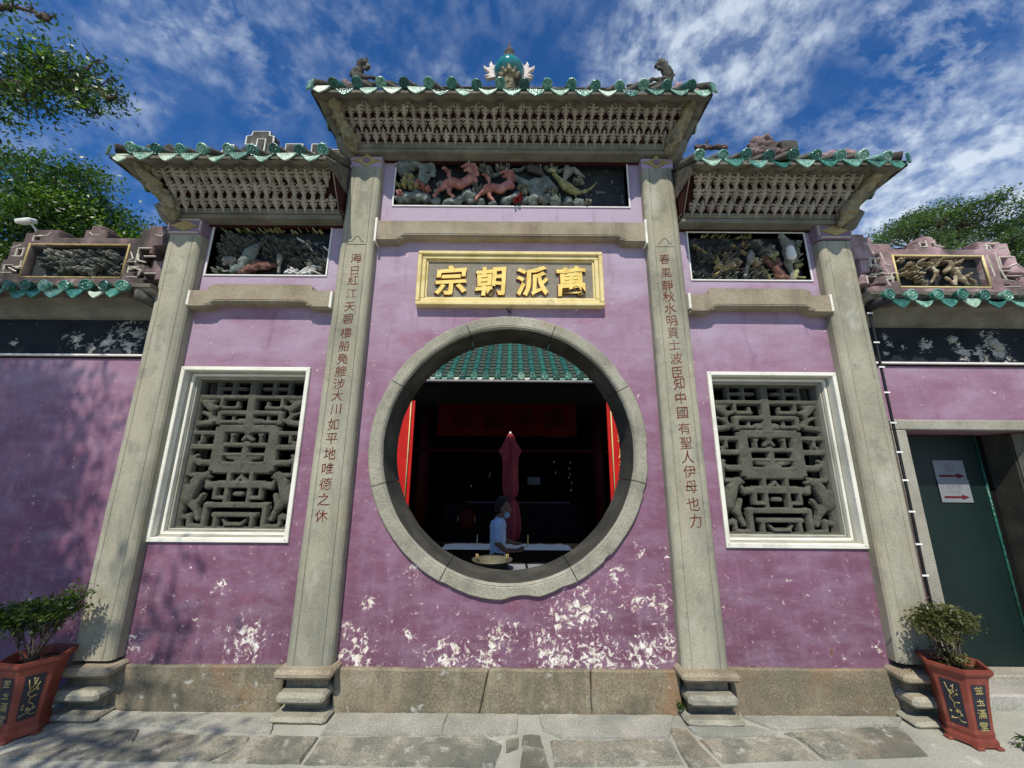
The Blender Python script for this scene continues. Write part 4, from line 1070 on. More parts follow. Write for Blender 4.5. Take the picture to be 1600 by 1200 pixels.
blob('red_branch', [cc(C3, 960, 350, .028, 1010, 390, .035), cc(C3, 1010, 390, .036, 1100, 450, .040), cc(C3, 1100, 450, .04, 1170, 600, .045), cc(C3, 1110, 440, .03, 1260, 600, .035), cc(C3, 1130, 360, .020, 1170, 430, .026), cc(C3, 960, 400, .015, 910, 470, .018), cc(C3, 910, 460, .016, 850, 480, .015), cc(C3, 850, 480, .016, 650, 490, .014), cc(C3, 650, 490, .014, 630, 440, .012)], .009, M['brownwood'], pR, 1)
blob('rock', [cc(C3, 1050, 330, .03, 1110, 300, .03), cc(C3, 1080, 350, .03, 1120, 390, .02), cc(C3, 1360, 440, .028, 1420, 430, .026), cc(C3, 1370, 500, .03, 1330, 600, .035), cc(C3, 1400, 580, .02, 1460, 590, .02)], .009, M['olive'], pR, 1)
foliage('leaves', [(100, 170, .8), (130, 200, .7), (240, 270, 1), (320, 270, .9), (230, 340, .9), (300, 330, .9), (230, 380, .7), (340, 380, .7), (400, 320, .7), (460, 250, .8), (500, 170, .7), (560, 200, .7), (620, 280, .9), (560, 330, .8), (650, 230, .7), (830, 190, .6), (880, 200, .7), (930, 220, .7)], 13, .013, .07, M['dimcarve'], pR, C3, 21, .085, BR_)
foliage('leaves', [(720, 190, .9), (530, 330, .7), (620, 430, 1), (650, 400, .8), (560, 420, .8), (460, 450, .8), (860, 420, .9), (890, 400, .8)], 13, .013, .06, M['yellowcarve'], pR, C3, 22, .075, BR_)
foliage('leaves', [(980, 270, 1), (1050, 250, 1), (1000, 300, .9), (1290, 180, .8), (1340, 200, .8), (1340, 270, .7), (1360, 320, .7), (1360, 380, .7), (860, 170, .6), (900, 180, .6), (1250, 170, .6)], 13, .016, .06, M['leafcarve'], pR, C3, 23, .07, BR_)
foliage('pebbles', [(560, 540, 1.1), (660, 560, 1.1), (820, 540, 1), (900, 560, 1.2), (980, 520, .9), (460, 550, .9), (300, 560, .8), (1030, 560, .8), (180, 520, .8)], 20, .009, .10, M['leafcarve'], pR, C3, 24, .09, BR_)
branches('twigs', [([(100, 180), (230, 260), (340, 340), (430, 420), (560, 470)], .008, .007), ([(400, 320), (440, 400), (470, 440)], .009, .006), ([(390, 550), (480, 500), (560, 480)], .009, .006), ([(400, 460), (520, 480)], .011, .007), ([(560, 170), (700, 260), (900, 370), (960, 370)], .007, .008), ([(820, 380), (1000, 500), (1060, 600)], .008, .008)], M['dimgold'], pR, C3, .07)
foliage('worn_rim', [(300, 100, 1.2), (420, 100, 1.0), (700, 104, .8)], 24, .009, .12, M['olive'], pR, lambda a, b: (C3(a, b)[0], PR[3] - .02), 25, .06, (PR[0] + .04, PR[1] - .3, PR[3] - .035, PR[3] - .002))

# ------------------------------------------------------------------ roofs
def bracket_mesh():
    """carved fleur-like plaster bracket, 0.17 long, stands in XZ, front to -y"""
    P = [('c', 0, -.02, .006, 0, .085, .021, .018), ('c', 0, .085, .019, 0, .108, .015, .022), ('c', 0, .118, .011, 0, .130, .012, .028), ('c', 0, .136, .008, 0, .166, .003, .02),
         ('c', -.014, .102, .008, -.036, .112, .010, .016), ('c', -.036, .112, .009, -.043, .098, .005, .012), ('c', .014, .102, .008, .036, .112, .010, .016), ('c', .036, .112, .009, .043, .098, .005, .012),
         ('c', -.010, .070, .007, -.030, .078, .009, .012), ('c', .010, .070, .007, .030, .078, .009, .012), ('c', -.030, .078, .007, -.034, .062, .004, .008), ('c', .030, .078, .007, .034, .062, .004, .008),
         ('c', -.008, .040, .006, -.022, .048, .007, .010), ('c', .008, .040, .006, .022, .048, .007, .010), ('c', -.008, .134, .006, -.018, .140, .004, .01), ('c', .008, .134, .006, .018, .140, .004, .01)]
    o = relief('bracket', P, .0036, 0, M['bracket'], None, .6)
    me = o.data; bpy.data.objects.remove(o)
    return me
BRK = bracket_mesh()
def cap_tile_mesh(L, glaze_='glaze', r=.052):
    """round-headed barrel tile running to +y from y=0"""
    vs, fs, mi = [], [], []
    n = 18
    ys = [0, .004, .012, .014, .05, .054, L]
    rr = [r, r + .004, r + .004, r - .004, r - .004, r - .008, r - .008]
    for y, q in zip(ys, rr):
        for k in range(n): vs.append((q * math.cos(2 * math.pi * k / n), y, q * math.sin(2 * math.pi * k / n)))
    for i in range(len(ys) - 1):
        for k in range(n): fs.append((i * n + k, (i + 1) * n + k, (i + 1) * n + (k + 1) % n, i * n + (k + 1) % n)); mi.append(0 if i < 4 else 1)
    # face with raised rim
    rings = [(r, 0), (r - .007, -.004), (r - .013, .004), (r * .52, .004), (r * .46, -.001), (r * .22, -.002), (r * .16, .003)]
    b = len(vs)
    for q, y in rings:
        for k in range(n):
            aa = 2 * math.pi * k / n; vs.append((q * math.cos(aa), y + (.003 * math.sin(5 * aa) if q < r * .6 else 0), q * math.sin(aa)))
    for i in range(len(rings) - 1):
        for k in range(n): fs.append((b + i * n + k, b + i * n + (k + 1) % n, b + (i + 1) * n + (k + 1) % n, b + (i + 1) * n + k)); mi.append(0)
    fs.append(tuple(b + (len(rings) - 1) * n + k for k in range(n))); mi.append(0)
    me = bpy.data.meshes.new('cap_tile'); me.from_pydata(vs, [], fs); me.update()
    me.materials.append(M[glaze_]); me.materials.append(M['glaze'] if L < .3 else M['tilegrey'])
    me.polygons.foreach_set('material_index', mi)
    return me
def drip_tile_mesh(L, w_=.098, pale=True):
    """trough tile with a fan-shaped drip plate hanging at its mouth"""
    bm = bmesh.new()
    n = 12
    top, bot = [], []
    for k in range(n + 1):
        t = k / n * 2 - 1
        x = w_ * t; dip = -.034 * (1 - t * t)
        top.append((x, dip))
        bot.append((x * 1.0, dip - (.006 + .062 * (1 - abs(t)) ** .62)))
    for (yy) in (0,):
        f = bm.faces.new([bm.verts.new((x, 0, z)) for x, z in top + bot[::-1]])
        f.material_index = 0
        r = bmesh.ops.extrude_face_region(bm, geom=[f])
        for g_ in r['geom']:
            if isinstance(g_, bmesh.types.BMVert): g_.co.y = .014
    bmesh.ops.bevel(bm, geom=[e for e in bm.edges if all(abs(v.co.y) < 1e-6 for v in e.verts)], offset=.003, segments=1, affect='EDGES')
    for v in bm.verts: v.co.y += (v.co.z + .03) * .25       # plates lean outwards
    # trough body
    pr_ = []
    for yy, s_ in ((.012, 1), (L, .96)):
        for side, off in ((0, 0), (1, -.016)):
            pr_.append([bm.verts.new((x * s_, yy, z + off)) for x, z in top])
    for a, b in ((0, 2), (1, 3)):
        for k in range(n):
            f = bm.faces.new((pr_[a][k], pr_[a][k + 1], pr_[b][k + 1], pr_[b][k])); f.material_index = 1
    for k in range(n):
        f = bm.faces.new((pr_[0][k], pr_[0][k + 1], pr_[1][k + 1], pr_[1][k])); f.material_index = 1
    bmesh.ops.recalc_face_normals(bm, faces=bm.faces)
    me = bpy.data.meshes.new('drip_tile'); bm.to_mesh(me); bm.free()
    me.materials.append(M['glaze_pale'] if pale else M['glaze']); me.materials.append(M['tilegrey'])
    return me
CAPS, DRIP, DRIPG = cap_tile_mesh(.75), drip_tile_mesh(.34), drip_tile_mesh(.34, pale=False)
CAPS_M, CAPS_S = cap_tile_mesh(.45), cap_tile_mesh(.24)
_jr = random.Random(5)
def tile_at(me, name, parent, x, y, z, yaw=0, slope=0, roll=0):
    inst(name, me, parent, Matrix.Translation((x, y, z)) @ Matrix.Rotation(yaw, 4, 'Z') @ Matrix.Rotation(slope, 4, 'X') @ Matrix.Rotation(roll, 4, 'Y'))
def roof(xl, xr, zc, zeave, ze_out, hipL, hipR, capx, dripx, ridge_z, lab, ntier=3, lean=.25, brk_z0=0, pale=True, bw=None):
    """xl,xr: eave ends; zc: disc centre height at the front eave y=-.6"""
    rf = empty('roof', ((xl + xr) / 2, 0, zc), None, None); par(rf, gate); rf['label'] = lab
    yf, yb, yr = -.585, .90, .175
    # slope boards (tile bed)
    hl = .62 if hipL else 0; hr = .62 if hipR else 0
    zb = zc - .065
    V = [(xl, yf, zb), (xr, yf, zb), (xr, yb, zb), (xl, yb, zb), (xl + hl, yr, ridge_z), (xr - hr, yr, ridge_z)]
    F = [(0, 1, 5, 4), (2, 3, 4, 5), (3, 0, 4), (1, 2, 5)]
    V += [(x, y, z - .03) for x, y, z in V[:4]]
    F += [(6, 7, 1, 0), (7, 8, 2, 1), (8, 9, 3, 2), (9, 6, 0, 3)]
    pydata('tile_bed', V, F, rf, M['tilegrey'])
    sl = math.atan2(ridge_z - zb, yr - yf)
    for i, x in enumerate(capx):
        me = CAPS if (x - xl > .55 or not hipL) and (xr - x > .55 or not hipR) else (CAPS_M if min(x - xl if hipL else 9, xr - x if hipR else 9) > .3 else CAPS_S)
        tile_at(me, 'cap_tile', rf, x + _jr.uniform(-.006, .006), -.605 + _jr.uniform(-.01, .01), zc + _jr.uniform(-.006, .006), _jr.uniform(-.05, .05), sl + _jr.uniform(-.02, .02) - .42 * 0, 0)
    for i, x in enumerate(dripx):
        me = DRIP if (pale if _jr.random() < .8 else not pale) else DRIPG
        tile_at(me, 'drip_tile', rf, x + _jr.uniform(-.005, .005), -.60 + _jr.uniform(-.012, .012), zc - .035 + _jr.uniform(-.006, .006), _jr.uniform(-.05, .05), .12 + _jr.uniform(-.03, .03), _jr.uniform(-.05, .05))
    # side tiles on hips
    for flag, xe, yaw in ((hipL, xl, R(-90)), (hipR, xr, R(90))):
        if not flag: continue
        for k in range(5):
            y = -.30 + .25 * k
            L_ = CAPS_M if .2 < k < 4 else CAPS_S
            tile_at(L_, 'cap_tile', rf, xe, y, zc - .01, yaw, sl)
            tile_at(DRIP if pale else DRIPG, 'drip_tile', rf, xe - (.0), y + .125, zc - .045, yaw, .12)
        # hip ridge
        s_ = 1 if xe == xl else -1
        tube('hip_ridge', [(xe + s_ * .02, yf + .02, zc + .03), (xe + s_ * .3, (yf + yr) / 2, (zc + ridge_z) / 2 + .03), (xe + s_ * .62, yr, ridge_z + .03)], .05, M['darkstone'], rf, 10)
        # up-curled corner drip
        box('corner_tile', -.055, .055, -.012, .012, -.07, .03, M['glaze_pale' if pale else 'glaze'], rf, .006, Matrix.Translation((xe - s_ * .0, -.605, zc - .0)) @ Matrix.Rotation(s_ * R(-35), 4, 'Z') @ Matrix.Rotation(s_ * R(25), 4, 'Y'))
    # soffit: undulating underside of the trough tiles, then flat board
    S = []
    sf = []
    x0s, x1s = (xl + .03 if hipL else xl), (xr - .03 if hipR else xr)
    nx = int((x1s - x0s) / .02)
    prof = [(-.575, zc - .085), (-.52, zc - .078), (-.47, zc - .060), (-.46, zc - .02), (-.395, zc + .0), (-.385, zc - .035), (-.33, zc - .03), (-.33, zc + .05)]
    d0 = dripx[0]
    for i in range(nx + 1):
        x = x0s + (x1s - x0s) * i / nx
        ph = math.cos(2 * math.pi * (x - d0) / .25)
        for j, (y, z) in enumerate(prof):
            wv = (-.016 * ph if j < 3 else 0) + noise.noise(Vector((x * 3, j * .7, zc))) * .006
            S.append((x, y, z + wv))
    m = len(prof)
    for i in range(nx):
        for j in range(m - 1): sf.append((i * m + j, (i + 1) * m + j, (i + 1) * m + j + 1, i * m + j + 1))
    pydata('soffit', S, sf, rf, M['soffit'], True)
    # side soffits
    for flag, xe, s_ in ((hipL, xl, 1), (hipR, xr, -1)):
        if flag:
            V2, F2 = [], []
            ny = 60
            pr2 = [(.02, zc - .09), (.10, zc - .08), (.16, zc - .05), (.30, zc - .03)]
            for i in range(ny + 1):
                y = -.58 + 1.46 * i / ny
                ph = math.cos(2 * math.pi * (y + .325) / .25)
                for j, (dx, z) in enumerate(pr2): V2.append((xe + s_ * dx, y, z - (.016 * ph if j < 3 else 0)))
            for i in range(ny):
                for j in range(3): F2.append((i * 4 + j, (i + 1) * 4 + j, (i + 1) * 4 + j + 1, i * 4 + j + 1))
            pydata('soffit', V2, F2, rf, M['soffit'], True)
    # bracket field
    bx0b, bx1b, bx0t, bx1t, z0, z1 = bw
    y0, y1 = -.15, -.40
    pydata('bracket_board', [(bx0b, y0 + .02, z0), (bx1b, y0 + .02, z0), (bx1t, y1 + .02, z1 + .02), (bx0t, y1 + .02, z1 + .02), (bx0b, .01, z0), (bx1b, .01, z0), (bx1t, .01, z1 + .02), (bx0t, .01, z1 + .02)],
           [(0, 1, 2, 3), (4, 0, 3, 7), (1, 5, 6, 2), (3, 2, 6, 7), (0, 4, 5, 1)], rf, M['oxblood'])
    Lf = math.hypot(z1 - z0, y1 - y0); tilt = math.atan2(-(y1 - y0), z1 - z0)
    pitch = .0985
    for k in range(ntier):
        t0 = k / ntier
        za = z0 + (z1 - z0) * (t0 * .93 - .02); ya = y0 + (y1 - y0) * (t0 * .93 - .02)
        a, b = bx0b + (bx0t - bx0b) * t0, bx1b + (bx1t - bx1b) * t0
        n = int((b - a - .02) / pitch)
        off = ((b - a) - (n - (0 if k % 2 else 1)) * pitch) / 2
        cnt = n + (0 if k % 2 == 0 else -1) + (0)
        off = ((b - a) - (cnt - 1) * pitch) / 2
        for i in range(cnt):
            x = a + off + i * pitch
            if _jr.random() < .006: continue
            s_ = _jr.uniform(.93, 1.05) * (Lf / .41) * (1.06 if k else .95)
            inst('bracket', BRK, rf, Matrix.Translation((x + _jr.uniform(-.003, .003), ya - .012, za)) @ Matrix.Rotation(tilt + _jr.uniform(-.05, .05), 4, 'X') @ Matrix.Rotation(_jr.uniform(-.05, .05), 4, 'Y') @ Matrix.Diagonal((s_ * 1.12, s_ * .9, s_ * 1.0, 1)))
    # scalloped valance along the head of the field
    nsc = int((bx1t - bx0t) / .083); pts = []
    x = bx0t
    for i in range(nsc):
        w2 = (bx1t - bx0t) / nsc
        for q in range(5):
            pts.append((bx0t + w2 * (i + q / 5), z1 - .012 - .034 * (1 - abs(math.sin(math.pi * q / 5)))))
    pts = [(bx0t, z1 + .045)] + pts + [(bx1t, z1 - .03), (bx1t, z1 + .045)]
    val = prism('valance', pts[::-1], 0, .012, M['bracket'], rf)
    for v in val.data.vertices: v.co.y += -.415 - (v.co.z - z1) * .3
    box('bracket_ledge', bx0b - .01, bx1b + .01, -.165, .01, z0 - .012, z0 + .016, M['soffit'], rf, .008)
    # ridge
    box('ridge', xl + hl - .02, xr - hr + .02, yr - .06, yr + .06, ridge_z - .05, ridge_z + .12, M['darkstone'], rf, .02)
    box('ridge_cap', xl + hl - .05, xr - hr + .05, yr - .08, yr + .08, ridge_z + .121, ridge_z + .155, M['darkstone'], rf, .01)
    return rf
zc = 5.892
capc = [-1.864 + .2486 * i for i in range(16)]
dripc = [-1.864 - .1243 + .2486 * i for i in range(17)]
rC = roof(-2.09, 2.09, zc, 0, 0, True, True, capc, dripc, 6.58, 'tall central roof with row of green disc tiles', bw=(-1.83, 1.83, -1.99, 1.99, 5.60, 5.895))
capl = [-3.765 + .2375 * i for i in range(9)]
dripl = [-3.765 - .12 + .2375 * i for i in range(9)]
rL = roof(-3.98, -1.835, 5.062, 0, 0, True, False, capl, dripl, 5.45, 'lower left roof with green disc tiles', pale=True, bw=(-3.68, -1.85, -3.86, -1.85, 4.715, 5.035))
capr = [1.865 + .2315 * i for i in range(9)]
dripr = [1.865 + .1157 + .2315 * i for i in range(9)]
rR = roof(1.835, 3.92, 5.040, 0, 0, False, True, capr, dripr, 5.45, 'lower right roof with green disc tiles', pale=False, bw=(1.85, 3.63, 1.85, 3.79, 4.700, 5.015))
# red scrolled end boards of the side roofs
for rf, xs_, z0, z1 in ((rL, -1.842, 4.70, 5.05), (rR, 1.842, 4.68, 5.03)):
    s = 1 if rf is rL else -1
    pydata('end_board', [(xs_ - s * .012, -.42, z1), (xs_ - s * .012, -.12, z1 + .03), (xs_ - s * .012, -.115, z0), (xs_ - s * .012, -.17, z0), (xs_ + s * .0, -.43, z1), (xs_, -.12, z1 + .03), (xs_, -.115, z0), (xs_, -.175, z0)],
           [(0, 1, 2, 3), (7, 6, 5, 4), (0, 4, 5, 1), (1, 5, 6, 2), (2, 6, 7, 3), (3, 7, 4, 0)], rf, M['oxblood'])
for rf, s, z0 in ((rL, -1, 4.70), (rR, 1, 4.68)):
    xx = s * 1.856
    for k, pts in enumerate((((-.36, .31), (-.28, .30), (-.24, .25), (-.30, .22), (-.33, .26)), ((-.22, .33), (-.15, .32), (-.14, .26), (-.20, .26)), ((-.24, .20), (-.18, .22), (-.14, .17), (-.19, .13), (-.22, .16)), ((-.16, .08), (-.13, .12), (-.18, .10)), ((-.40, .345), (-.12, .36)), ((-.405, .33), (-.30, .20), (-.17, .02)), ((-.15, .04), (-.125, .34)))):
        tube('scroll_carving', [(xx, y, z0 + z) for y, z in pts], .011, M['bracket'], rf, 5)
# corner beasts carved on the bracket corners
def corner_beast(rf, s, xb, xt, z0, z1):
    def P(x, y, z): return (s * x, y, z)
    blob('corner_beast', [(P(xb + .02, -.17, z0 - .10), .05, P(xb + .05, -.22, z0 - .02), .085), (P(xb + .05, -.22, z0 - .02), .085, P(xb + .03, -.28, z0 + .02), .055), (P(xb + .05, -.2, z0 + .0), .075, P(xb + .13, -.33, z0 + .13), .062),
                          (P(xb + .13, -.33, z0 + .13), .060, P(xt + .10, -.43, z1 - .06), .060), (P(xt + .10, -.43, z1 - .06), .055, P(xt + .14, -.52, z1 - .0), .03), (P(xt + .06, -.40, z1 - .02), .05, P(xt + .16, -.42, z1 + .0), .03),
                          (P(xb + .10, -.18, z0 + .02), .04, P(xb + .12, -.13, z0 - .05), .03), (P(xb - .01, -.24, z0 - .05), .03, P(xb + .03, -.30, z0 - .05), .028), (P(xb + .14, -.28, z0 + .12), .035, P(xb + .18, -.2, z0 + .10), .02)], .014, M['creature'], rf, 1)
corner_beast(rC, -1, 1.755, 1.82, 5.60, 5.90); corner_beast(rC, 1, 1.755, 1.82, 5.60, 5.90)
corner_beast(rL, -1, 3.59, 3.70, 4.72, 5.04); corner_beast(rR, 1, 3.54, 3.63, 4.71, 5.02)
# diagonal timbers of the hips behind the beasts
for rf, s, xb, xe, z0, z1 in ((rC, -1, 1.82, 2.06, 5.5, 5.83), (rC, 1, 1.82, 2.06, 5.5, 5.83), (rL, -1, 3.66, 3.95, 4.63, 5.0), (rR, 1, 3.62, 3.88, 4.61, 4.97)):
    tube('hip_rafter', [(s * xb, .3, z0), (s * (xb + .12), .1, (z0 + z1) / 2 + .03), (s * (xe - .05), -.3, z1)], .075, M['soffit'], rf, 8)
    tube('cove', [(s * (xb + .02), .36, z0 - .05), (s * (xb + .05), -.12, z0 + .02), (s * (xb + .10), -.2, z0 + .12)], [.09, .09, .07], M['soffit'], rf, 8)

# finial, ridge dragons and side-ridge ornaments
fin = empty('finial', (0, .175, 6.7), None, None); par(fin, rC); fin['label'] = 'turquoise ball finial with white flames on the central ridge'
fx = -.045
lathe('finial_base', [(.05, 6.62), (.10, 6.66), (.12, 6.72), (.07, 6.78), (.09, 6.84), (.165, 6.93), (.12, 6.965)], fx, .175, M['darkstone'], gate if False else fin)
lathe('finial_ball', [(.10, 6.93), (.16, 6.965), (.195, 7.02), (.20, 7.07), (.18, 7.12), (.13, 7.165), (.06, 7.19)], fx, .175, M['turquoise'], fin)
lathe('finial_spire', [(.09, 7.175), (.10, 7.20), (.105, 7.235), (.085, 7.27), (.085, 7.30), (.055, 7.345), (.07, 7.36), (.05, 7.40), (.055, 7.415), (.025, 7.45), (.014, 7.47), (.014, 7.55), (.005, 7.56)], fx, .175, M['darkstone'], fin)
for s in (-1, 1):
    def F_(x, z): return (fx + s * x, z)
    pts = [F_(.155, 6.96), F_(.27, 6.935), F_(.30, 6.945), F_(.25, 6.975), F_(.32, 6.99), F_(.25, 7.02), F_(.27, 7.05), F_(.325, 7.10), F_(.335, 7.155), F_(.285, 7.12), F_(.25, 7.12), F_(.26, 7.17), F_(.235, 7.225), F_(.215, 7.17), F_(.195, 7.15), F_(.17, 7.20), F_(.12, 7.235), F_(.13, 7.18), F_(.20, 7.08)]
    prism('flame', pts if s > 0 else pts[::-1], .155, .195, M['pinkwhite'], fin, .006)
blob('finial_lotus', [((fx, .02, 6.995), .010, (fx, .03, 6.90), .035), ((fx - .085, .03, 6.965), .010, (fx - .05, .05, 6.89), .032), ((fx + .085, .03, 6.965), .010, (fx + .05, .05, 6.89), .032), ((fx - .13, .08, 6.94), .010, (fx - .08, .09, 6.88), .03), ((fx + .13, .08, 6.94), .010, (fx + .08, .09, 6.88), .03), ((fx, .12, 6.70), .085, (fx, .12, 6.86), .075)], .008, M['creature'], fin, 1)
for s in (-1, 1):
    X = lambda a: s * a
    zz = .02 if s > 0 else -.03
    y = .12
    blob('ridge_dragon', [((X(1.97), y, 6.75), .06, (X(2.02), y, 7.02 + zz), .085), ((X(2.02), y, 7.02 + zz), .085, (X(1.97), y, 7.16 + zz), .066), ((X(1.97), y, 7.16 + zz), .066, (X(1.955), y, 7.27 + zz), .055),
                          ((X(1.955), y, 7.27 + zz), .050, (X(1.88), y, 7.28 + zz), .038), ((X(1.88), y, 7.28 + zz), .036, (X(1.835), y, 7.20 + zz), .040), ((X(1.835), y, 7.20 + zz), .040, (X(1.875), y, 7.13 + zz), .028),
                          ((X(1.96), y, 7.31 + zz), .022, (X(1.885), y, 7.36 + zz), .014), ((X(2.0), y, 7.24 + zz), .03, (X(2.04), y, 7.31 + zz), .012), ((X(2.08), y, 7.04 + zz), .035, (X(2.12), y, 6.99 + zz), .025),
                          ((X(1.98), y, 6.92), .06, (X(1.78), y, 6.92), .035), ((X(1.80), y, 6.93), .032, (X(1.60), y, 6.86), .024), ((X(1.60), y, 6.86), .024, (X(1.30), y, 6.78), .02), ((X(1.9), y, 6.80), .05, (X(1.6), y, 6.76), .03)], .012, M['darkstone'], rC, 1, Matrix.Translation((s * 1.96, y, 6.78)) @ Matrix.Scale(.76, 4) @ Matrix.Translation((-s * 1.96, -y, -6.78)))
    blob('plaster_flower', [((X(2.0), -.1, 6.45), .06, (X(2.0), -.1, 6.51), .05), ((X(1.93), -.1, 6.45), .04, (X(2.07), -.1, 6.45), .04), ((X(1.80), -.05, 6.44), .035, (X(1.72), -.05, 6.46), .04), ((X(1.8), -.1, 6.3), .06, (X(2.0), -.1, 6.4), .06)], .012, M['pinkfret'], rC, 1)
# left side-roof fretwork crest
def fret(name, boxes, res, yb, mat, parent, depth=.10, lines=None, linemat='fretline', holes=()):
    P = [('b', (a + b) / 2, (c + d) / 2, (b - a) / 2, (d - c) / 2, 0, depth, .006) for (a, b, c, d) in boxes]
    P = list(P)
    P += [('h',) + tuple(h_) for h_ in holes]
    o = relief(name, P, res, yb, M[mat], parent, 1, .002)
    if lines and name == 'ridge_fret':
        l_ = relief('fret_line', [('c', a, b, .0065, c, d, .0065, .003) for (a, b, c, d) in lines], .0045, yb - depth + .002, M[linemat], parent); o['_l'] = 1; l_.location.z = -.11
        return tag(o)
    if lines:
        relief('fret_line', [('c', a, b, .0065, c, d, .0065, .003) for (a, b, c, d) in lines], .0045, yb - depth + .002, M[linemat], o)
    return o
_rf = fret('ridge_fret', [(-3.38, -3.20, 5.72, 5.90), (-3.30, -3.10, 5.86, 5.94), (-3.52, -3.38, 5.70, 5.96), (-3.60, -3.5, 5.74, 5.86), (-3.26, -2.92, 5.94, 6.10), (-3.20, -2.98, 6.08, 6.16), (-3.12, -3.04, 5.70, 5.96), (-3.0, -2.8, 5.80, 5.95),
                    (-2.90, -2.60, 5.72, 5.90), (-2.78, -2.55, 5.88, 5.98), (-2.60, -2.35, 5.70, 5.86), (-2.45, -2.30, 5.80, 5.98), (-2.25, -2.05, 5.70, 5.90)], .012, .22, 'darkstone', rL, .09,
     [(-3.26, 5.96, -3.26, 6.08), (-3.26, 6.08, -3.20, 6.09), (-3.20, 6.09, -3.19, 6.15), (-3.19, 6.15, -2.99, 6.15), (-2.99, 6.15, -2.98, 6.09), (-2.98, 6.09, -2.93, 6.08), (-2.93, 6.08, -2.92, 5.96), (-3.26, 5.96, -3.16, 5.96), (-3.12, 6.04, -3.02, 6.04), (-3.02, 6.04, -3.02, 5.76), (-3.12, 6.04, -3.12, 5.8),
      (-3.52, 5.95, -3.40, 5.95), (-3.40, 5.95, -3.39, 5.86), (-3.52, 5.95, -3.52, 5.85), (-3.60, 5.85, -3.52, 5.85), (-3.39, 5.86, -3.28, 5.82), (-2.90, 5.89, -2.76, 5.89), (-2.76, 5.97, -2.56, 5.97), (-2.76, 5.97, -2.76, 5.89), (-2.56, 5.97, -2.56, 5.86), (-2.56, 5.86, -2.40, 5.84), (-2.44, 5.97, -2.31, 5.97), (-2.44, 5.97, -2.44, 5.86), (-2.25, 5.89, -2.06, 5.89), (-2.25, 5.89, -2.25, 5.78)], 'white_line')
_rf.location.z = -.11; del _rf['_l']
blob('ridge_rock', [((-3.95, -.3, 5.28), .05, (-3.86, -.3, 5.33), .06), ((-3.86, -.3, 5.33), .06, (-3.74, -.25, 5.36), .07), ((-3.74, -.2, 5.38), .06, (-3.60, -.1, 5.45), .06)], .016, M['darkstone'], rL, 1)
rs = random.Random(9)
blob('ridge_rock', [((3.10 + rs.uniform(-.17, .17), .14, 5.84 + rs.uniform(-.05, .10)), .055, (3.10 + rs.uniform(-.15, .15), .12, 5.90 + rs.uniform(-.02, .10)), .04) for _ in range(14)] + [((2.9, .14, 5.78), .06, (3.32, .14, 5.78), .06)], .013, M['pinkfret_dark'], rR, 1)
box('ridge_block', 3.27, 3.47, .08, .22, 5.80, 5.93, M['darkstone'], rR, .01)
blob('ridge_rock', [((3.55, -.1, 5.48), .06, (3.72, -.15, 5.46), .07), ((3.62, -.1, 5.52), .05, (3.68, -.1, 5.54), .05), ((3.80, -.2, 5.36), .07, (3.74, -.2, 5.44), .06), ((3.5, 0, 5.5), .05, (3.3, .1, 5.56), .05)], .015, M['pinkfret'], rR, 1)
blob('ridge_rock', [((2.25, .1, 5.83), .03, (2.6, .1, 5.83), .03), ((2.35, .08, 5.87), .02, (2.38, .08, 5.90), .015)], .012, M['pinkfret_dark'], rR, 1)
# iron hook above the ring
tube('iron_hook', [(-.03, -.002, 3.66), (-.02, -.03, 3.60), (.0, -.05, 3.61), (.01, -.06, 3.64), (.0, -.05, 3.57)], .006, M['cable'], gate, 6)

# ------------------------------------------------------------------ side walls
def flakes(parent, spots, seed, yb, conv, mat='frieze_white', bnd=None):
    rr = random.Random(seed); P = []
    for (x, z, s_, n) in spots:
        for k in range(int(n * 2.2)):
            a, d = rr.uniform(0, 6.28), s_ * rr.random() ** .7
            q = rr.uniform(.003, .016)
            u, v = x + d * math.cos(a) * 1.3, z + d * math.sin(a) * .6
            P.append(('c', u, v, q, u + rr.uniform(-.03, .03), v + rr.uniform(-.01, .01), q * .7, .001))
    tag(relief('peeled_flake', P, .006, yb, M[mat], parent, .12, 0, bnd), kind='stuff')
def wing(s, name, label):
    wg = empty(name, (s * 5.5, .15, 0), label, 'wall')
    y = .10
    if s < 0:
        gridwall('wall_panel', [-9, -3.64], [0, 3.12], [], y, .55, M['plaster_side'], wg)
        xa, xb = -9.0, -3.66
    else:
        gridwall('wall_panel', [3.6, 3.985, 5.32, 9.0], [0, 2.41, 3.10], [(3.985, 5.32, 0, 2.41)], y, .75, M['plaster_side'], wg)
        xa, xb = 3.66, 9.0
    zf = 3.12 if s < 0 else 3.10
    box('ledge', xa, xb, y - .035, .5, zf, zf + .022, M['white_line'], wg, .005)
    box('ledge_shadow_fillet', xa, xb, y - .012, .5, zf - .02, zf - .001, M['oxblood'], wg, .002)
    box('frieze', xa, xb, y + .008, .5, zf + .0225, zf + .42, M['frieze'], wg, .002)
    zt = zf + .42
    # coved cornice
    prof = [(y - .01, zt - .005), (y - .045, zt + .01), (y - .05, zt + .03), (y - .10, zt + .12), (y - .19, zt + .155), (y - .20, zt + .185), (y - .27, zt + .20), (y - .29, zt + .23), (.5, zt + .23), (.5, zt - .005)]
    vs = [(x, a, b) for x in (xa, xb) for a, b in prof]; m = len(prof)
    fs = [(i, (i + 1) % m, m + (i + 1) % m, m + i) for i in range(m)] + [tuple(range(m))[::-1], tuple(range(m, 2 * m))]
    pydata('cornice', vs, fs, wg, M['soffit'])
    # tile bed and tiles
    box('tile_bed', xa, xb, y - .30, .62, zt + .231, zt + .275, M['tilegrey'], wg, .004)
    zt2 = zt + .275
    return wg, y, zt, zt2
CAPW = cap_tile_mesh(.30, 'glaze', .055)
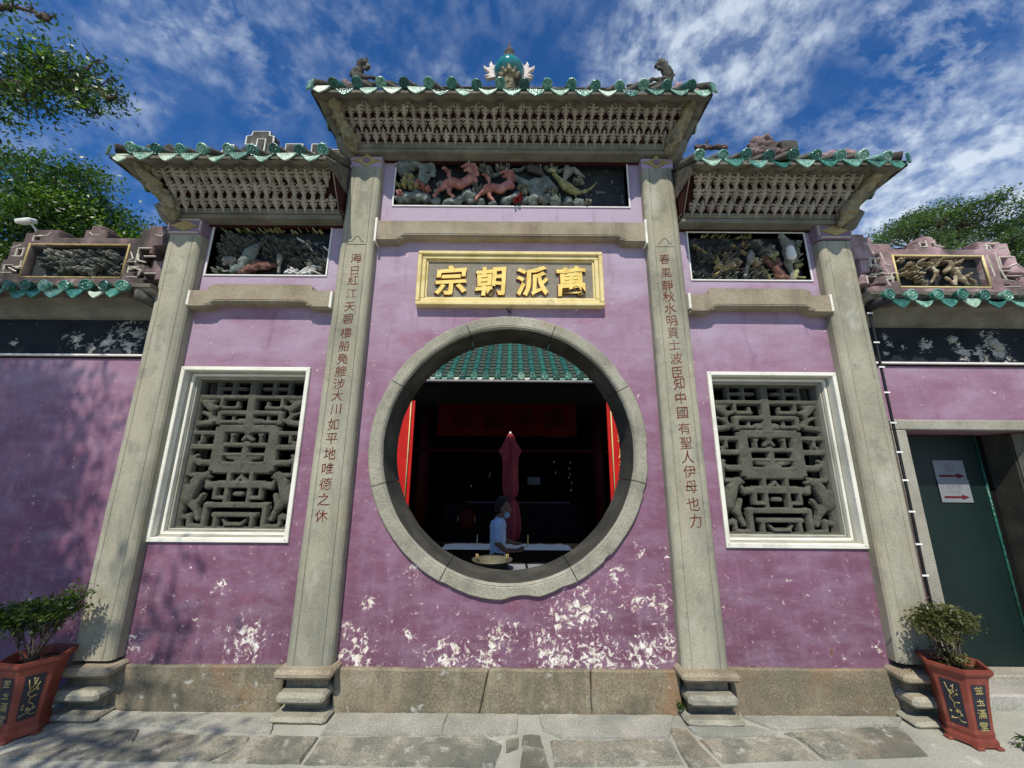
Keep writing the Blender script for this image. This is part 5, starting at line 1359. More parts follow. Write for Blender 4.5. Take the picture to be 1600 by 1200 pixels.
DRIPW = drip_tile_mesh(.22, .10, False)
wl, yw, zt, zt2 = wing(-1, 'side_wall', 'left purple side wall with leaf shadows, black frieze and tiled coping')
xs = [-3.861, -4.051, -4.235, -4.481, -4.662, -4.856, -5.022, -5.22, -5.43, -5.65, -5.86, -6.08, -6.3, -6.5, -6.7]
for i, x in enumerate(xs):
    tile_at(CAPW, 'cap_tile', wl, x, -.265 + _jr.uniform(-.02, .02), 3.752 + _jr.uniform(-.008, .008), _jr.uniform(-.25, .1) + (.35 if i in (0, 2) else 0), .10, 0)
for i in range(len(xs) - 1):
    tile_at(DRIPW if i not in (1, ) else DRIP, 'drip_tile', wl, (xs[i] + xs[i + 1]) / 2, -.255 + _jr.uniform(-.02, .02), 3.722 + _jr.uniform(-.006, .006), _jr.uniform(-.15, .15), .15, _jr.uniform(-.08, .08))
wr, yw, zt, zt2 = wing(1, 'side_wall', 'right purple side wall with stone-framed doorway, black frieze and tiled coping')
xs = [3.790, 4.018, 4.262, 4.498, 4.736, 4.975, 5.22, 5.46, 5.70, 5.95, 6.2, 6.45]
for i, x in enumerate(xs):
    tile_at(CAPW, 'cap_tile', wr, x, -.265 + _jr.uniform(-.015, .015), 3.722 + _jr.uniform(-.006, .006), _jr.uniform(-.08, .12), .10, 0)
for i in range(len(xs) - 1):
    tile_at(DRIPW if i != 3 else DRIP, 'drip_tile', wr, (xs[i] + xs[i + 1]) / 2, -.255 + _jr.uniform(-.01, .01), 3.690 + _jr.uniform(-.006, .006), _jr.uniform(-.08, .08), .15, _jr.uniform(-.05, .05))
blob('bare_patch', [((5.15, yw + .012, 3.36), .05, (5.20, yw + .012, 3.30), .05), ((4.72, yw + .012, 3.38), .04, (4.76, yw + .012, 3.39), .03)], .012, M['mortar'], wr, 1)

# crest parapets
def parapet(wg, side, mat):
    P, Ln = [], []
    if side == 'L':
        x0, x1, z0, z1 = -5.36, -4.27, 4.02, 4.40
        bx = [(-5.62, -5.40, 3.98, 4.22), (-5.58, -5.36, 4.20, 4.44), (-5.46, -5.18, 4.38, 4.56), (-5.36, -5.08, 4.44, 4.60), (-5.2, -4.25, 4.41, 4.50), (-4.80, -4.55, 4.48, 4.60), (-4.74, -4.62, 4.56, 4.66), (-4.27, -4.13, 3.98, 4.50), (-4.16, -3.98, 4.30, 4.62), (-4.08, -3.62, 4.40, 4.66), (-4.16, -4.02, 4.06, 4.18), (-4.02, -3.66, 3.98, 4.12), (-3.95, -3.7, 4.1, 4.22), (-3.85, -3.6, 4.2, 4.4), (-5.8, -5.55, 3.95, 4.1), (-5.42, -5.34, 3.98, 4.42), (-5.62, -4.0, 3.90, 4.01)]
        ln = [(-5.52, 4.26, -5.42, 4.26), (-5.42, 4.26, -5.42, 4.36), (-5.55, 4.36, -5.47, 4.40), (-5.44, 4.12, -5.40, 4.12), (-5.40, 4.12, -5.40, 4.20), (-5.52, 4.12, -5.44, 4.08), (-5.30, 4.52, -5.20, 4.52), (-5.20, 4.52, -5.18, 4.56), (-5.58, 4.06, -5.48, 4.06), (-4.70, 4.53, -4.63, 4.53), (-4.74, 4.56, -4.70, 4.53), (-4.22, 4.32, -4.18, 4.24), (-4.18, 4.24, -4.22, 4.22), (-4.14, 4.30, -4.12, 4.22), (-4.12, 4.22, -4.04, 4.20), (-4.20, 4.10, -4.14, 4.13), (-4.14, 4.13, -4.06, 4.10), (-4.06, 4.10, -4.08, 4.04), (-4.10, 4.02, -4.20, 4.02), (-4.0, 4.54, -3.92, 4.52), (-3.92, 4.52, -3.90, 4.58)]
    else:
        x0, x1, z0, z1 = 4.26, 5.24, 3.98, 4.34
        bx = [(3.80, 4.06, 4.30, 4.58), (3.70, 3.98, 4.36, 4.62), (3.98, 4.26, 4.36, 4.50), (4.10, 4.26, 3.94, 4.46), (3.96, 4.18, 4.0, 4.10), (3.86, 3.98, 4.14, 4.30), (3.84, 3.94, 4.0, 4.12), (4.2, 5.35, 4.35, 4.44), (4.52, 4.84, 4.42, 4.50), (4.58, 4.78, 4.49, 4.56), (4.62, 4.74, 4.55, 4.60), (5.24, 5.40, 3.94, 4.42), (5.24, 5.50, 4.40, 4.54), (5.34, 5.58, 4.34, 4.52), (5.38, 5.62, 4.20, 4.36), (5.52, 5.72, 4.14, 4.22), (5.38, 5.52, 4.0, 4.08), (5.45, 5.75, 3.94, 4.04), (5.55, 5.78, 4.02, 4.10), (3.95, 5.6, 3.88, 3.985)]
        ln = [(4.04, 4.40, 4.04, 4.22), (4.04, 4.22, 4.10, 4.18), (4.12, 4.38, 4.14, 4.24), (4.14, 4.24, 4.20, 4.22), (4.06, 4.14, 4.16, 4.12), (4.16, 4.12, 4.14, 4.18), (4.20, 4.06, 4.12, 4.06), (4.12, 4.06, 4.14, 3.98), (3.96, 4.12, 4.06, 4.12), (3.92, 4.22, 3.90, 4.16), (4.60, 4.46, 4.66, 4.46), (4.66, 4.46, 4.66, 4.54), (4.74, 4.52, 4.76, 4.47), (4.76, 4.47, 4.84, 4.46), (5.28, 4.48, 5.36, 4.48), (5.36, 4.48, 5.38, 4.42), (5.40, 4.40, 5.40, 4.20), (5.40, 4.20, 5.44, 4.06), (5.44, 4.06, 5.52, 4.04), (5.46, 4.34, 5.58, 4.34), (5.50, 4.22, 5.60, 4.26), (5.60, 4.26, 5.66, 4.20), (5.30, 4.36, 5.32, 4.10), (5.46, 4.46, 5.54, 4.46), (5.54, 4.46, 5.56, 4.38), (5.40, 3.98, 5.56, 3.98)]
    hl_ = [(-4.13, -4.02, 4.20, 4.36), (-4.05, -3.96, 4.16, 4.26), (-5.48, -5.43, 4.27, 4.34), (-4.22, -4.16, 4.12, 4.19), (-4.19, -4.10, 4.08, 4.13), (-5.46, -5.38, 4.05, 4.12), (-5.34, -5.28, 4.46, 4.50), (-4.0, -3.9, 3.99, 4.05), (-5.56, -5.50, 4.10, 4.14)] if side == 'L' else \
          [(4.0, 4.09, 4.22, 4.30), (3.97, 4.05, 4.14, 4.22), (4.20, 4.25, 4.04, 4.12), (4.13, 4.20, 4.03, 4.07), (5.44, 5.52, 4.22, 4.33), (5.42, 5.50, 4.08, 4.16), (4.60, 4.64, 4.47, 4.50), (4.72, 4.76, 4.47, 4.50), (5.34, 5.42, 4.44, 4.49), (5.46, 5.60, 4.06, 4.10), (3.92, 4.0, 4.02, 4.08)]
    ln = ln + [(h_[0] - .012, h_[2] - .012, h_[0] - .012, h_[3] + .012) for h_ in hl_[::2]] + [(h_[0] - .012, h_[3] + .012, h_[1] + .012, h_[3] + .012) for h_ in hl_]
    o = fret('parapet', bx, .009, .17, mat, wg, .12, ln, 'fretline', hl_)
    box('parapet_core', min(b_[0] for b_ in bx[:3]) + .25 if side == 'L' else 3.75, -3.75 if side == 'L' else 5.45, .20, .26, 3.9, 4.40, M['darkstone'], wg, .01)
    # back thickness
    l2 = o.data.copy()
    for v in l2.vertices: v.co.y = .17 + (.17 - v.co.y) * .6 + .01
    link('parapet_back', l2, wg)
    pn = box('crest_panel', x0 - .01, x1 + .01, .12, .19, z0 - .02, z1 + .02, M['blackpanel'], wg)
    t = .022
    for (a, b, c, d) in ((x0, x1, z1, z1 + t), (x0, x1, z0 - t, z0), (x0 - t, x0, z0 - t, z1 + t), (x1, x1 + t, z0 - t, z1 + t)):
        tube('yellow_rail', [(a if b - a > .1 else (a + b) / 2, .055, c if d - c > .1 else (c + d) / 2), (b if b - a > .1 else (a + b) / 2, .055, d if d - c > .1 else (c + d) / 2)], .012, M['goldframe'] if side == 'R' else M['dimgold'], wg, 8)
    return (x0, x1, z0, z1)
q = parapet(wl, 'L', 'pinkfret_dark')
idc = lambda a, b: (a, b)
foliage('carved_scene', [(-5.1 + .09 * i, 4.2 + .08 * math.sin(i * 2.1), 1.0) for i in range(9)], 15, .020, .10, M['dimcarve'], wl, idc, 31, .10, (q[0] + .03, q[1] - .02, q[2] + .01, q[3] - .01))
foliage('carved_scene', [(-5.12, 4.30, .7), (-5.0, 4.25, .8), (-4.88, 4.16, .9), (-4.76, 4.10, .8), (-4.86, 4.30, .6), (-4.60, 4.08, .5), (-4.42, 4.30, .4)], 13, .016, .08, M['leafcarve'], wl, idc, 32, .08, (q[0] + .03, q[1] - .02, q[2] + .01, q[3] - .01))
q = parapet(wr, 'R', 'pinkfret')
foliage('carved_scene', [(4.36, 4.14, .9), (4.45, 4.10, .9), (4.42, 4.2, .7), (4.52, 4.06, .8), (4.50, 4.14, .8), (4.66, 4.24, .8), (4.74, 4.30, .8), (4.86, 4.29, .9), (4.96, 4.29, .8), (4.60, 4.28, .6), (5.02, 4.10, .7), (4.34, 4.29, .6), (4.44, 4.25, .5)], 12, .014, .07, M['yellowcarve'], wr, idc, 33, .09, (q[0] + .02, q[1] - .02, q[2] + .01, q[3] - .01))
blob('carved_rider', [((4.70, .05, 4.16), .018, (4.60, .05, 4.02), .014), ((5.02, .05, 4.10), .022, (5.08, .05, 4.02), .016), ((4.78, .05, 4.08), .02, (4.84, .05, 4.02), .015), ((4.84, .04, 4.26), .032, (4.85, .04, 4.22), .034), ((4.84, .05, 4.20), .034, (4.90, .05, 4.14), .036), ((4.82, .04, 4.19), .03, (4.76, .04, 4.14), .022), ((4.90, .05, 4.14), .034, (4.94, .05, 4.06), .028), ((4.90, .05, 4.18), .03, (4.98, .05, 4.20), .02), ((4.88, .05, 4.09), .02, (4.86, .05, 4.0), .016), ((4.96, .05, 4.06), .02, (5.0, .05, 4.0), .016), ((4.66, .06, 4.24), .022, (4.70, .06, 4.10), .02)], .010, M['yellowcarve'], wr, 1)
# right end of coping: bare black barrel beside the pillar
tube('end_barrel', [(3.70, .02, 3.66), (3.80, -.24, 3.70)], .055, M['cable'], wr, 12)
tube('end_barrel', [(-3.70, .05, 3.66), (-3.80, -.20, 3.70)], .055, M['darkstone'], wl, 12)

# doorway: stone surround, reveals, dark green leaf
dw = empty('doorway', (4.7, .1, .12), None, None); par(dw, wr)
box('jamb', 3.845, 3.985, .07, .30, .10, 2.41, M['doorstone'], dw, .010)
box('jamb', 5.305, 5.48, .07, .30, .10, 2.41, M['doorstone'], dw, .010)
box('lintel', 3.845, 5.48, .068, .30, 2.412, 2.515, M['doorstone'], dw, .010)
box('reveal', 5.29, 5.40, .301, 1.1, .10, 2.42, M['reveal'], dw, .004)
box('reveal', 3.90, 3.984, .301, 1.1, .10, 2.42, M['blackwood'], dw, .004)
box('reveal', 3.90, 5.40, .301, 1.1, 2.413, 2.48, M['blackwood'], dw, .004)
box('threshold', 3.99, 5.30, .32, .50, .10, .155, M['doorstone'], dw, .01)
door = box('door', 3.99, 5.14, .50, .545, .14, 2.41, M['doorgreen'], dw, .004)
tube('door_edge', [(5.150, .495, .14), (5.150, .495, 2.41)], .014, M['glaze_roof'], door, 6)
box('door_side_gap', 5.167, 5.285, .54, 1.04, .12, 2.42, M['dark'], dw, .002)
box('passage_back', 3.9, 5.4, 1.05, 1.08, .1, 2.5, M['dark'], dw, .002)
for z in (.45, 1.3, 2.15): tube('hinge', [(4.002, .492, z - .06), (4.002, .492, z + .06)], .012, M['cable'], door, 8)
box('kick_plate', 4.16, 5.06, .494, .499, .16, .36, M['doorgreen'], door, .002)
# paper sign with two arrows
sg = empty('paper_sign', (4.78, .49, 1.9), 'white paper notice with two dark red right-pointing arrows on the green door', 'sign')
sy, sx, sz = .492, .0, .0
box('sheet', 4.622 + sx, 4.955 + sx, sy, sy + .005, 1.915 + sz, 2.130 + sz, M['paper'], sg, .001)
box('sheet', 4.624 + sx, 4.960 + sx, sy - .003, sy - .0005, 1.690 + sz, 1.920 + sz, M['paper'], sg, .001)
for zc_, t1, t2 in ((1.965 + sz, '出口', 'EXIT'), (1.745 + sz, '洗手間', 'TOILET')):
    yy = sy - .0052
    prism('arrow', [(a + sx, zc_ + b) for a, b in ((4.66, -.010), (4.85, -.010), (4.85, -.026), (4.93, 0), (4.85, .026), (4.85, .010), (4.66, .010))], yy - .001, yy + .001, M['printred'], sg)
    glyph(t1, .05, 4.79 + sx, yy, zc_ + .110, M['printgrey'], sg, .0004, 0, 0, name='lettering')
    glyph(t2, .040, 4.79 + sx, yy, zc_ + .058, M['printgrey'], sg, .0004, 0, 0, name='lettering')
# cable with white clips down the right outer pillar
cb_ = empty('cable', (3.72, -.06, 1), 'black cable with white clips running down beside the right outer pillar', 'cable')
cp = [(3.735, -.085, 3.9), (3.735, -.07, 3.62), (3.735, -.065, 3.25), (3.73, -.065, 2.8), (3.725, -.065, 2.0), (3.715, -.065, 1.2), (3.71, -.065, .45)]
tube('cable_run', cp, .012, M['cable'], cb_, 8)
for z in (3.60, 3.28, 3.02, 2.76, 2.46, 2.18, 1.92, 1.64, 1.36, 1.10):
    xq = 3.705 + .03 * min(1, (z - .45) / 2.8)
    box('clip', xq - .04, xq + .022, -.085, -.0785, z - .008, z + .008, M['clip'], cb_, .002)
# small white lamp on the left parapet
lp = empty('lamp', (-5.45, .12, 4.66), 'small white floodlight on the left parapet', 'lamp')
box('lamp_head', -.085, .085, -.05, .05, -.026, .026, M['clip'], lp, .015, Matrix.Translation((-5.50, .05, 4.70)) @ Matrix.Rotation(R(-8), 4, 'Y') @ Matrix.Rotation(R(20), 4, 'X'))
tube('lamp_bracket', [(-5.42, .12, 4.52), (-5.42, .10, 4.62), (-5.45, .06, 4.68)], .012, M['clip'], lp, 6)

# ------------------------------------------------------------------ pots and plants
def hexpot(name, cx_, cy_, a0, label, faces):
    p = empty(name, (cx_, cy_, 0), label, 'flower pot')
    Hh = .53
    prof = [(.135, .012, 0), (.160, .012, 0), (.160, .055, 0), (.145, .062, 0), (.150, .10, 0), (.145, .108, 0), (.160, .30, 0), (.178, .44, 0), (.188, .475, 0), (.215, .50, 0), (.218, .53, 0), (.192, .532, 0), (.175, .49, 0), (.16, .46, 0)]
    vs, fs = [], []
    for r, z, _ in prof:
        for k in range(6):
            a = R(a0 + 60 * k); vs.append((cx_ + r * math.cos(a), cy_ + r * math.sin(a), z))
    for i in range(len(prof) - 1):
        for k in range(6): fs.append((i * 6 + k, i * 6 + (k + 1) % 6, (i + 1) * 6 + (k + 1) % 6, (i + 1) * 6 + k))
    fs.append(tuple(range(6))[::-1])
    me = bpy.data.meshes.new('pot_body'); me.from_pydata(vs, [], fs); me.update()
    bm = bmesh.new(); bm.from_mesh(me)
    bmesh.ops.bevel(bm, geom=[e for e in bm.edges], offset=.004, segments=2, affect='EDGES')
    frombm('pot_body', bm, p, M['terracotta'])
    for k in range(6):
        a = R(a0 + 60 * k); x, y = cx_ + .145 * math.cos(a), cy_ + .145 * math.sin(a)
        box('foot', x - .026, x + .026, y - .026, y + .026, 0, .02, M['terracotta'], p, .006)
    so = pydata('soil', [(cx_ + .168 * math.cos(R(a0 + 60 * k)), cy_ + .168 * math.sin(R(a0 + 60 * k)), .475) for k in range(6)], [(0, 1, 2, 3, 4, 5)], p, M['soil'])
    for k, kind in faces:
        am = R(a0 + 60 * k + 30)
        n = Vector((math.cos(am), math.sin(am), 0)); tdir = Vector((-math.sin(am), math.cos(am), 0))
        def Pt(u, z, off=.0):
            ra = (.145 + (z - .108) / (.30 - .108) * .015) if z < .30 else (.160 + (z - .30) / .14 * .018)
            return Vector((cx_, cy_, z)) + n * (ra * math.cos(R(30)) + off) + tdir * u
        w2, w3 = .046, .054
        zz = [.125 + .30 * i / 8 for i in range(9)]
        vs = [Pt(-w2 - (w3 - w2) * i / 8, z, .0025) for i, z in enumerate(zz)] + [Pt(w2 + (w3 - w2) * i / 8, z, .0025) for i, z in enumerate(zz)]
        pn = pydata('black_panel', vs, [(i, i + 1, 9 + i + 1, 9 + i)[::-1] for i in range(8)], p, M['potpanel'])
        rot = Matrix((tuple(tdir) + (0,), (0, 0, 1, 0), tuple(n) + (0,), (0, 0, 0, 1))).transposed()
        if kind == 'text':
            for i, ch in enumerate('金玉滿堂'):
                z = .395 - .082 * i
                c = Pt(0, z, .004)
                glyph(ch, .068, c.x, c.y, c.z, M['potgold'], pn, .0004, .0006, .02, rot=rot, seed=i)
        else:
            segs = [[(-.03, .40), (-.022, .36), (-.012, .33), (-.02, .30), (.0, .27), (-.006, .24), (.02, .22), (.022, .19), (.0, .17), (.02, .15), (.04, .155)], [(-.012, .33), (.008, .36), (.015, .40)], [(-.018, .30), (.018, .33), (.03, .37)], [(.0, .27), (.03, .28)], [(0, .17), (-.03, .155), (-.04, .15)]]
            for sgm in segs:
                tube('gilt_branch', [Pt(u, z, .004) for u, z in sgm], .0032, M['potgold'], pn, 4)
            for i in range(12):
                u, z = random.uniform(-.035, .035), random.choice([.38, .35, .20, .18, .22, .32]) + random.uniform(-.02, .02)
                c = Pt(u, z, .004)
                tube('gilt_blossom', [c - n * .001, c + n * .001], .008, M['potgold'], pn, 6)
    return p
pR_ = hexpot('flower_pot', 3.555, -.29, 180, 'red hexagonal pot with gilt blossom and characters beside the right door', [(0, 'branch'), (1, 'text')])
pL_ = hexpot('flower_pot', -3.73, -.30, 233, 'red hexagonal pot with gilt characters at the left edge, before the shaded wall', [(0, 'text'), (1, 'branch')])
def azalea(cx_, cy_, label, clumps, n, mat, seed, size):
    t = empty('azalea', (cx_, cy_, .48), label, 'plant')
    rr = random.Random(seed); paths = []
    for c in clumps:
        b = (cx_ + rr.uniform(-.04, .04), cy_ + rr.uniform(-.03, .03), .46)
        mid = ((b[0] + c[0]) / 2 + rr.uniform(-.03, .03), (b[1] + c[1]) / 2, (b[2] + c[2]) / 2 - .02)
        paths.append(([b, mid, (c[0], c[1], c[2])], .008, .003))
        for _ in range(5):
            paths.append(([mid, (c[0] + rr.uniform(-.07, .07), c[1] + rr.uniform(-.07, .07), c[2] + rr.uniform(-.02, .06))], .004, .0015))
    limbs('stem', paths, M['bark'], t, 5)
    leaves('foliage', clumps, n, size, M[mat], t, seed, .5, .25, .5, 22, 1.1)
azalea(3.555, -.30, 'small azalea bush with dry olive leaves in the right pot', [(3.36, -.33, .80, (.10, .10, .055)), (3.45, -.30, .86, (.12, .11, .06)), (3.56, -.32, .87, (.12, .12, .065)), (3.66, -.30, .85, (.11, .1, .055)), (3.74, -.28, .80, (.07, .08, .045)), (3.46, -.36, .74, (.08, .08, .05)), (3.60, -.28, .78, (.10, .1, .05)), (3.56, -.30, .56, (.10, .08, .05)), (3.52, -.2, .82, (.12, .1, .06))], 3600, 'leaf_d', 4, .027)
azalea(-3.74, -.32, 'small azalea bush with fresh green leaves in the left pot', [(-3.98, -.34, .82, (.12, .10, .07)), (-3.87, -.32, .86, (.12, .12, .07)), (-3.75, -.34, .86, (.12, .12, .07)), (-3.65, -.32, .86, (.09, .1, .06)), (-3.55, -.32, .88, (.06, .06, .04)), (-3.62, -.32, .95, (.035, .035, .02)), (-3.53, -.32, .95, (.04, .04, .025)), (-3.96, -.3, .72, (.06, .06, .04)), (-3.79, -.30, .74, (.10, .08, .06)), (-4.10, -.34, .80, (.10, .10, .06))], 3000, 'leaf_c', 6, .034)
# weeds
for (x, y, z, s_, lb) in ((1.448, -.06, .08, .045, 'tuft of green weeds in the crack beside the right inner pedestal'), (3.80, -.42, .055, .055, 'small seedling growing by the right pot')):
    t = empty('weed', (x, y, 0), lb, 'weed')
    leaves('weed_leaves', [(x, y, z, (s_ * .5, s_ * .4, s_ * 1.1))], 60 if s_ < .05 else 22, .028 if s_ < .05 else .045, M['leaf_c'], t, 3, .3, .1, .45, 10, .5)

# ------------------------------------------------------------------ courtyard and hall behind
# unseen boxes added to keep the view through the lattices dark
for s, lb in ((-1, 'added dark box behind the left window lattice'), (1, 'added dark box behind the right window lattice')):
    ga = empty('window_backing', (s * 2.7, 1.2, 0), lb, 'dark box')
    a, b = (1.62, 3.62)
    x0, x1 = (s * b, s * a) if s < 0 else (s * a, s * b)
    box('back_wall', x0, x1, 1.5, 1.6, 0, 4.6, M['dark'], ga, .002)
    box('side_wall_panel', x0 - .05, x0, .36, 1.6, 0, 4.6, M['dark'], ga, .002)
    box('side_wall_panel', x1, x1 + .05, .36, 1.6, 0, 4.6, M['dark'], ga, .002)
    box('backing_top', x0 - .05, x1 + .05, .36, 1.6, 4.6, 4.66, M['dark'], ga, .002)
hall = empty('main_hall', (0, 7, 0), 'dark main hall with green tiled roof seen through the moon gate', 'temple hall')
# roof with separate tile ribs
ez, ey, rz_, ry = 4.16, 5.0, 7.0, 8.8
sl = math.atan2(rz_ - ez, ry - ey); RL = math.hypot(rz_ - ez, ry - ey)
pydata('roof_bed', [(-8, ey, ez), (8, ey, ez), (8, ry, rz_), (-8, ry, rz_), (-8, ey, ez - .1), (8, ey, ez - .1), (8, 13, 4.2), (-8, 13, 4.2)], [(0, 1, 2, 3), (4, 7, 6, 5), (0, 4, 5, 1), (3, 2, 6, 7)], hall, M['hallbed'])
def rib_mesh():
    vs, fs = [], []; n = 10; seg = 13
    for i in range(seg):
        y0 = i * RL / seg; y1 = (i + 1) * RL / seg + .02
        b = len(vs)
        for y, r in ((y0, .078), (y0 + .03, .078), (y1, .064)):
            for k in range(n + 1):
                a = math.pi * k / n; vs.append((r * math.cos(a), y, r * math.sin(a)))
        for j in range(2):
            for k in range(n): fs.append((b + j * (n + 1) + k, b + (j + 1) * (n + 1) + k, b + (j + 1) * (n + 1) + k + 1, b + j * (n + 1) + k + 1))
        fs.append(tuple(b + k for k in range(n + 1)))
    me = bpy.data.meshes.new('tile_rib'); me.from_pydata(vs, [], fs); me.update(); me.materials.append(M['glaze_roof']); return me
RIB = rib_mesh()
HD = cap_tile_mesh(.1, 'glaze', .08)
for i in range(-16, 17):
    x = i * .277 - .04
    inst('tile_rib', RIB, hall, Matrix.Translation((x, ey - .02, ez + .01)) @ Matrix.Rotation(sl, 4, 'X'))
    inst('disc_tile', HD, hall, Matrix.Translation((x, ey - .06, ez + .03)))
DH = drip_tile_mesh(.3, .12, True)
for i in range(-16, 16):
    inst('drip_tile', DH, hall, Matrix.Translation((i * .277 + .0985, ey - .04, ez + .03)) @ Matrix.Rotation(.1, 4, 'X'))
def trough():
    vs, fs = [], []; n = 6
    segs = 22
    for i in range(segs):
        y0 = i * RL / segs; y1 = (i + 1) * RL / segs
        b = len(vs)
        for y, dz in ((y0, .022), (y1, .0)):
            for k in range(n + 1):
                t = k / n * 2 - 1; vs.append((.085 * t, y, dz + .03 * t * t))
        for k in range(n): fs.append((b + k, b + k + 1, b + n + 1 + k + 1, b + n + 1 + k))
        for k in range(n): pass
    me = bpy.data.meshes.new('trough_tile'); me.from_pydata(vs, [], fs); me.update(); me.materials.append(M['hallbed']); return me
TR = trough()
for i in range(-16, 16):
    inst('trough_tiles', TR, hall, Matrix.Translation((i * .277 + .0985, ey, ez + .012)) @ Matrix.Rotation(sl, 4, 'X'))
box('fascia', -8, 8, ey - .02, ey + .04, ez - .17, ez - .105, M['blackwood'], hall, .004)
tube('gutter', [(-4, ey - .06, ez - .10), (4, ey - .06, ez - .10)], .035, M['printgrey'], hall, 8)
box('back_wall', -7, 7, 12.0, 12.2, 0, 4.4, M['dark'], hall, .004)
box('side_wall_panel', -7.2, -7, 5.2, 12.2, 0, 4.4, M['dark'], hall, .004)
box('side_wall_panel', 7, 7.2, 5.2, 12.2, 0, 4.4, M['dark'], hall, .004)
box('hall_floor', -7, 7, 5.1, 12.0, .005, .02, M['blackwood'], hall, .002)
for s in (-1, 1):
    tube('column', [(s * 2.75, 8.6, 0), (s * 2.75, 8.6, 4.5)], .19, M['darkred'], hall, 20)
    tube('column', [(s * 3.9, 8.6, 0), (s * 3.9, 8.6, 4.5)], .2, M['darkred'], hall, 20)
box('tie_beam', -3.9, 3.9, 8.5, 8.7, 2.62, 2.72, M['darkred'], hall, .01)
box('tie_beam', -3.9, 3.9, 8.5, 8.7, 4.25, 4.5, M['blackwood'], hall, .01)
box('altar_shelf', -2.2, 2.4, 9.0, 9.6, 0, 1.05, M['blackwood'], hall, .01)
box('altar_rail', -1.4, 1.9, 8.96, 8.99, 1.06, 1.085, M['printgrey'], hall, .004)
box('notice', .55, .95, 8.93, 8.95, 1.62, 1.86, M['paper'], hall, .002)
# black courtyard floor patch is the ground; couplet boards
for s, lb in ((-1, 'scarlet couplet board with gilt edge at the left of the moon gate'), (1, 'scarlet couplet board with gold characters at the right of the moon gate')):
    bd = empty('couplet_board', (s * 2.5, 5.15, 0), lb, 'board')
    xc = s * 2.555
    box('board', xc - .20, xc + .20, 5.12, 5.17, .9, 3.62, M['brightred'], bd, .006)
    tube('edge_strip', [(xc - s * .215, 5.11, .9), (xc - s * .215, 5.11, 3.62)], .014, M['goldframe'], bd, 6)
    box('side_board', xc - s * .24 - .012 - .05 * (s > 0), xc - s * .24 + .012 + .05 * (s < 0), 5.14, 5.19, .9, 3.62, M['brightred'], bd, .004)
    for i, ch in enumerate('' if s < 0 else '母儀稱后澤被生民'):
        glyph(ch, .26, xc + s * .03, 5.112, 3.38 - .31 * i, M['gold'], bd, .002, .002, .02, seed=i)
    tube('post', [(s * 2.95, 5.3, 0), (s * 2.95, 5.3, 4.1)], .14, M['darkred'], hall, 16)
bn = empty('banner', (0, 8.2, 3.9), 'wide dark red silk banner hanging across the hall', 'banner')
V, F = [], []
for i in range(81):
    x = -2.30 + 4.35 * i / 80
    for j in range(9):
        z = 4.20 - 1.10 * j / 8
        V.append((x, 8.2 + .02 * math.sin(x * 9) * (j / 8), z - .02 * abs(math.sin(x * 3.4)) * (j / 8)))
for i in range(80):
    for j in range(8): F.append((i * 9 + j, (i + 1) * 9 + j, (i + 1) * 9 + j + 1, i * 9 + j + 1))
pydata('banner_cloth', V, F, bn, M['banner'], True)
for i, ch in enumerate('護國庇民'):
    glyph(ch, .62, 1.35 - .95 * i, 8.16, 3.62, M['darkred'], bn, .002, .006, .02, seed=i)
# lantern
ln_ = empty('lantern', (-1.29, 8.3, .66), 'round dark red lantern low in the dark hall', 'lantern')
lathe('lantern_body', [(.08, .36), (.18, .41), (.27, .52), (.295, .66), (.27, .80), (.18, .91), (.08, .96)], -1.29, 8.3, M['darkred'], ln_, 20)
tube('lantern_cord', [(-1.29, 8.3, .96), (-1.29, 8.3, 4.4)], .006, M['cable'], ln_, 5)
for dx in (-.2, .2): tube('tassel', [(-1.29 + dx * 1.25, 8.1, .74), (-1.29 + dx * 1.25, 8.1, .58)], .012, M['gold'], ln_, 6)
# hanging glass beads catching light
hb_ = empty('bead_string', (1.18, 7, 2), 'string of small pale hanging ornaments deep in the hall', 'ornament')
rr = random.Random(2)
vs, fs = [], []
for (x, z) in ((1.70, 2.28), (1.66, 2.12), (1.70, 1.96), (1.66, 1.86), (1.72, 1.72), (1.70, 1.52), (1.24, 2.3), (1.28, 2.0), (-.58, 1.96), (-.60, 1.88), (-1.1, 1.62)):
    tube_geo(vs, fs, [(x, 7.4, z - .03), (x + rr.uniform(-.02, .02), 7.4, z + .03)], .012, 5)
pydata('beads', vs, fs, hb_, M['white_line'])

# closed parasol
um = empty('parasol', (0, 3.5, 0), 'closed maroon parasol tied at the middle behind the standing man', 'umbrella')
tube('pole', [(0, 3.5, 0), (0, 3.5, 2.70)], .020, M['printgrey'], um, 8)
lathe('tip', [(.018, 2.68), (.03, 2.70), (.012, 2.73)], 0, 3.5, M['clip'], um, 10)
def folds(name, prof, nf, amp, mat, parent, ph=0, cx_=0, cy_=3.5, sq=1.0):
    vs, fs = [], []; n = 72
    for i, (r, z, dx) in enumerate(prof):
        for k in range(n):
            a = 2 * math.pi * k / n
            q = r * (1 + amp * math.sin(nf * a + ph + i * .25) + amp * .4 * math.sin((nf * 2 + 1) * a + i * .6))
            vs.append((cx_ + dx + q * math.cos(a) * sq, cy_ + q * math.sin(a), z))
    for i in range(len(prof) - 1):
        for k in range(n): fs.append((i * n + k, i * n + (k + 1) % n, (i + 1) * n + (k + 1) % n, (i + 1) * n + k))
    fs.append(tuple(range(n))[::-1]); fs.append(tuple((len(prof) - 1) * n + k for k in range(n)))
    return pydata(name, vs, fs, parent, mat, True)
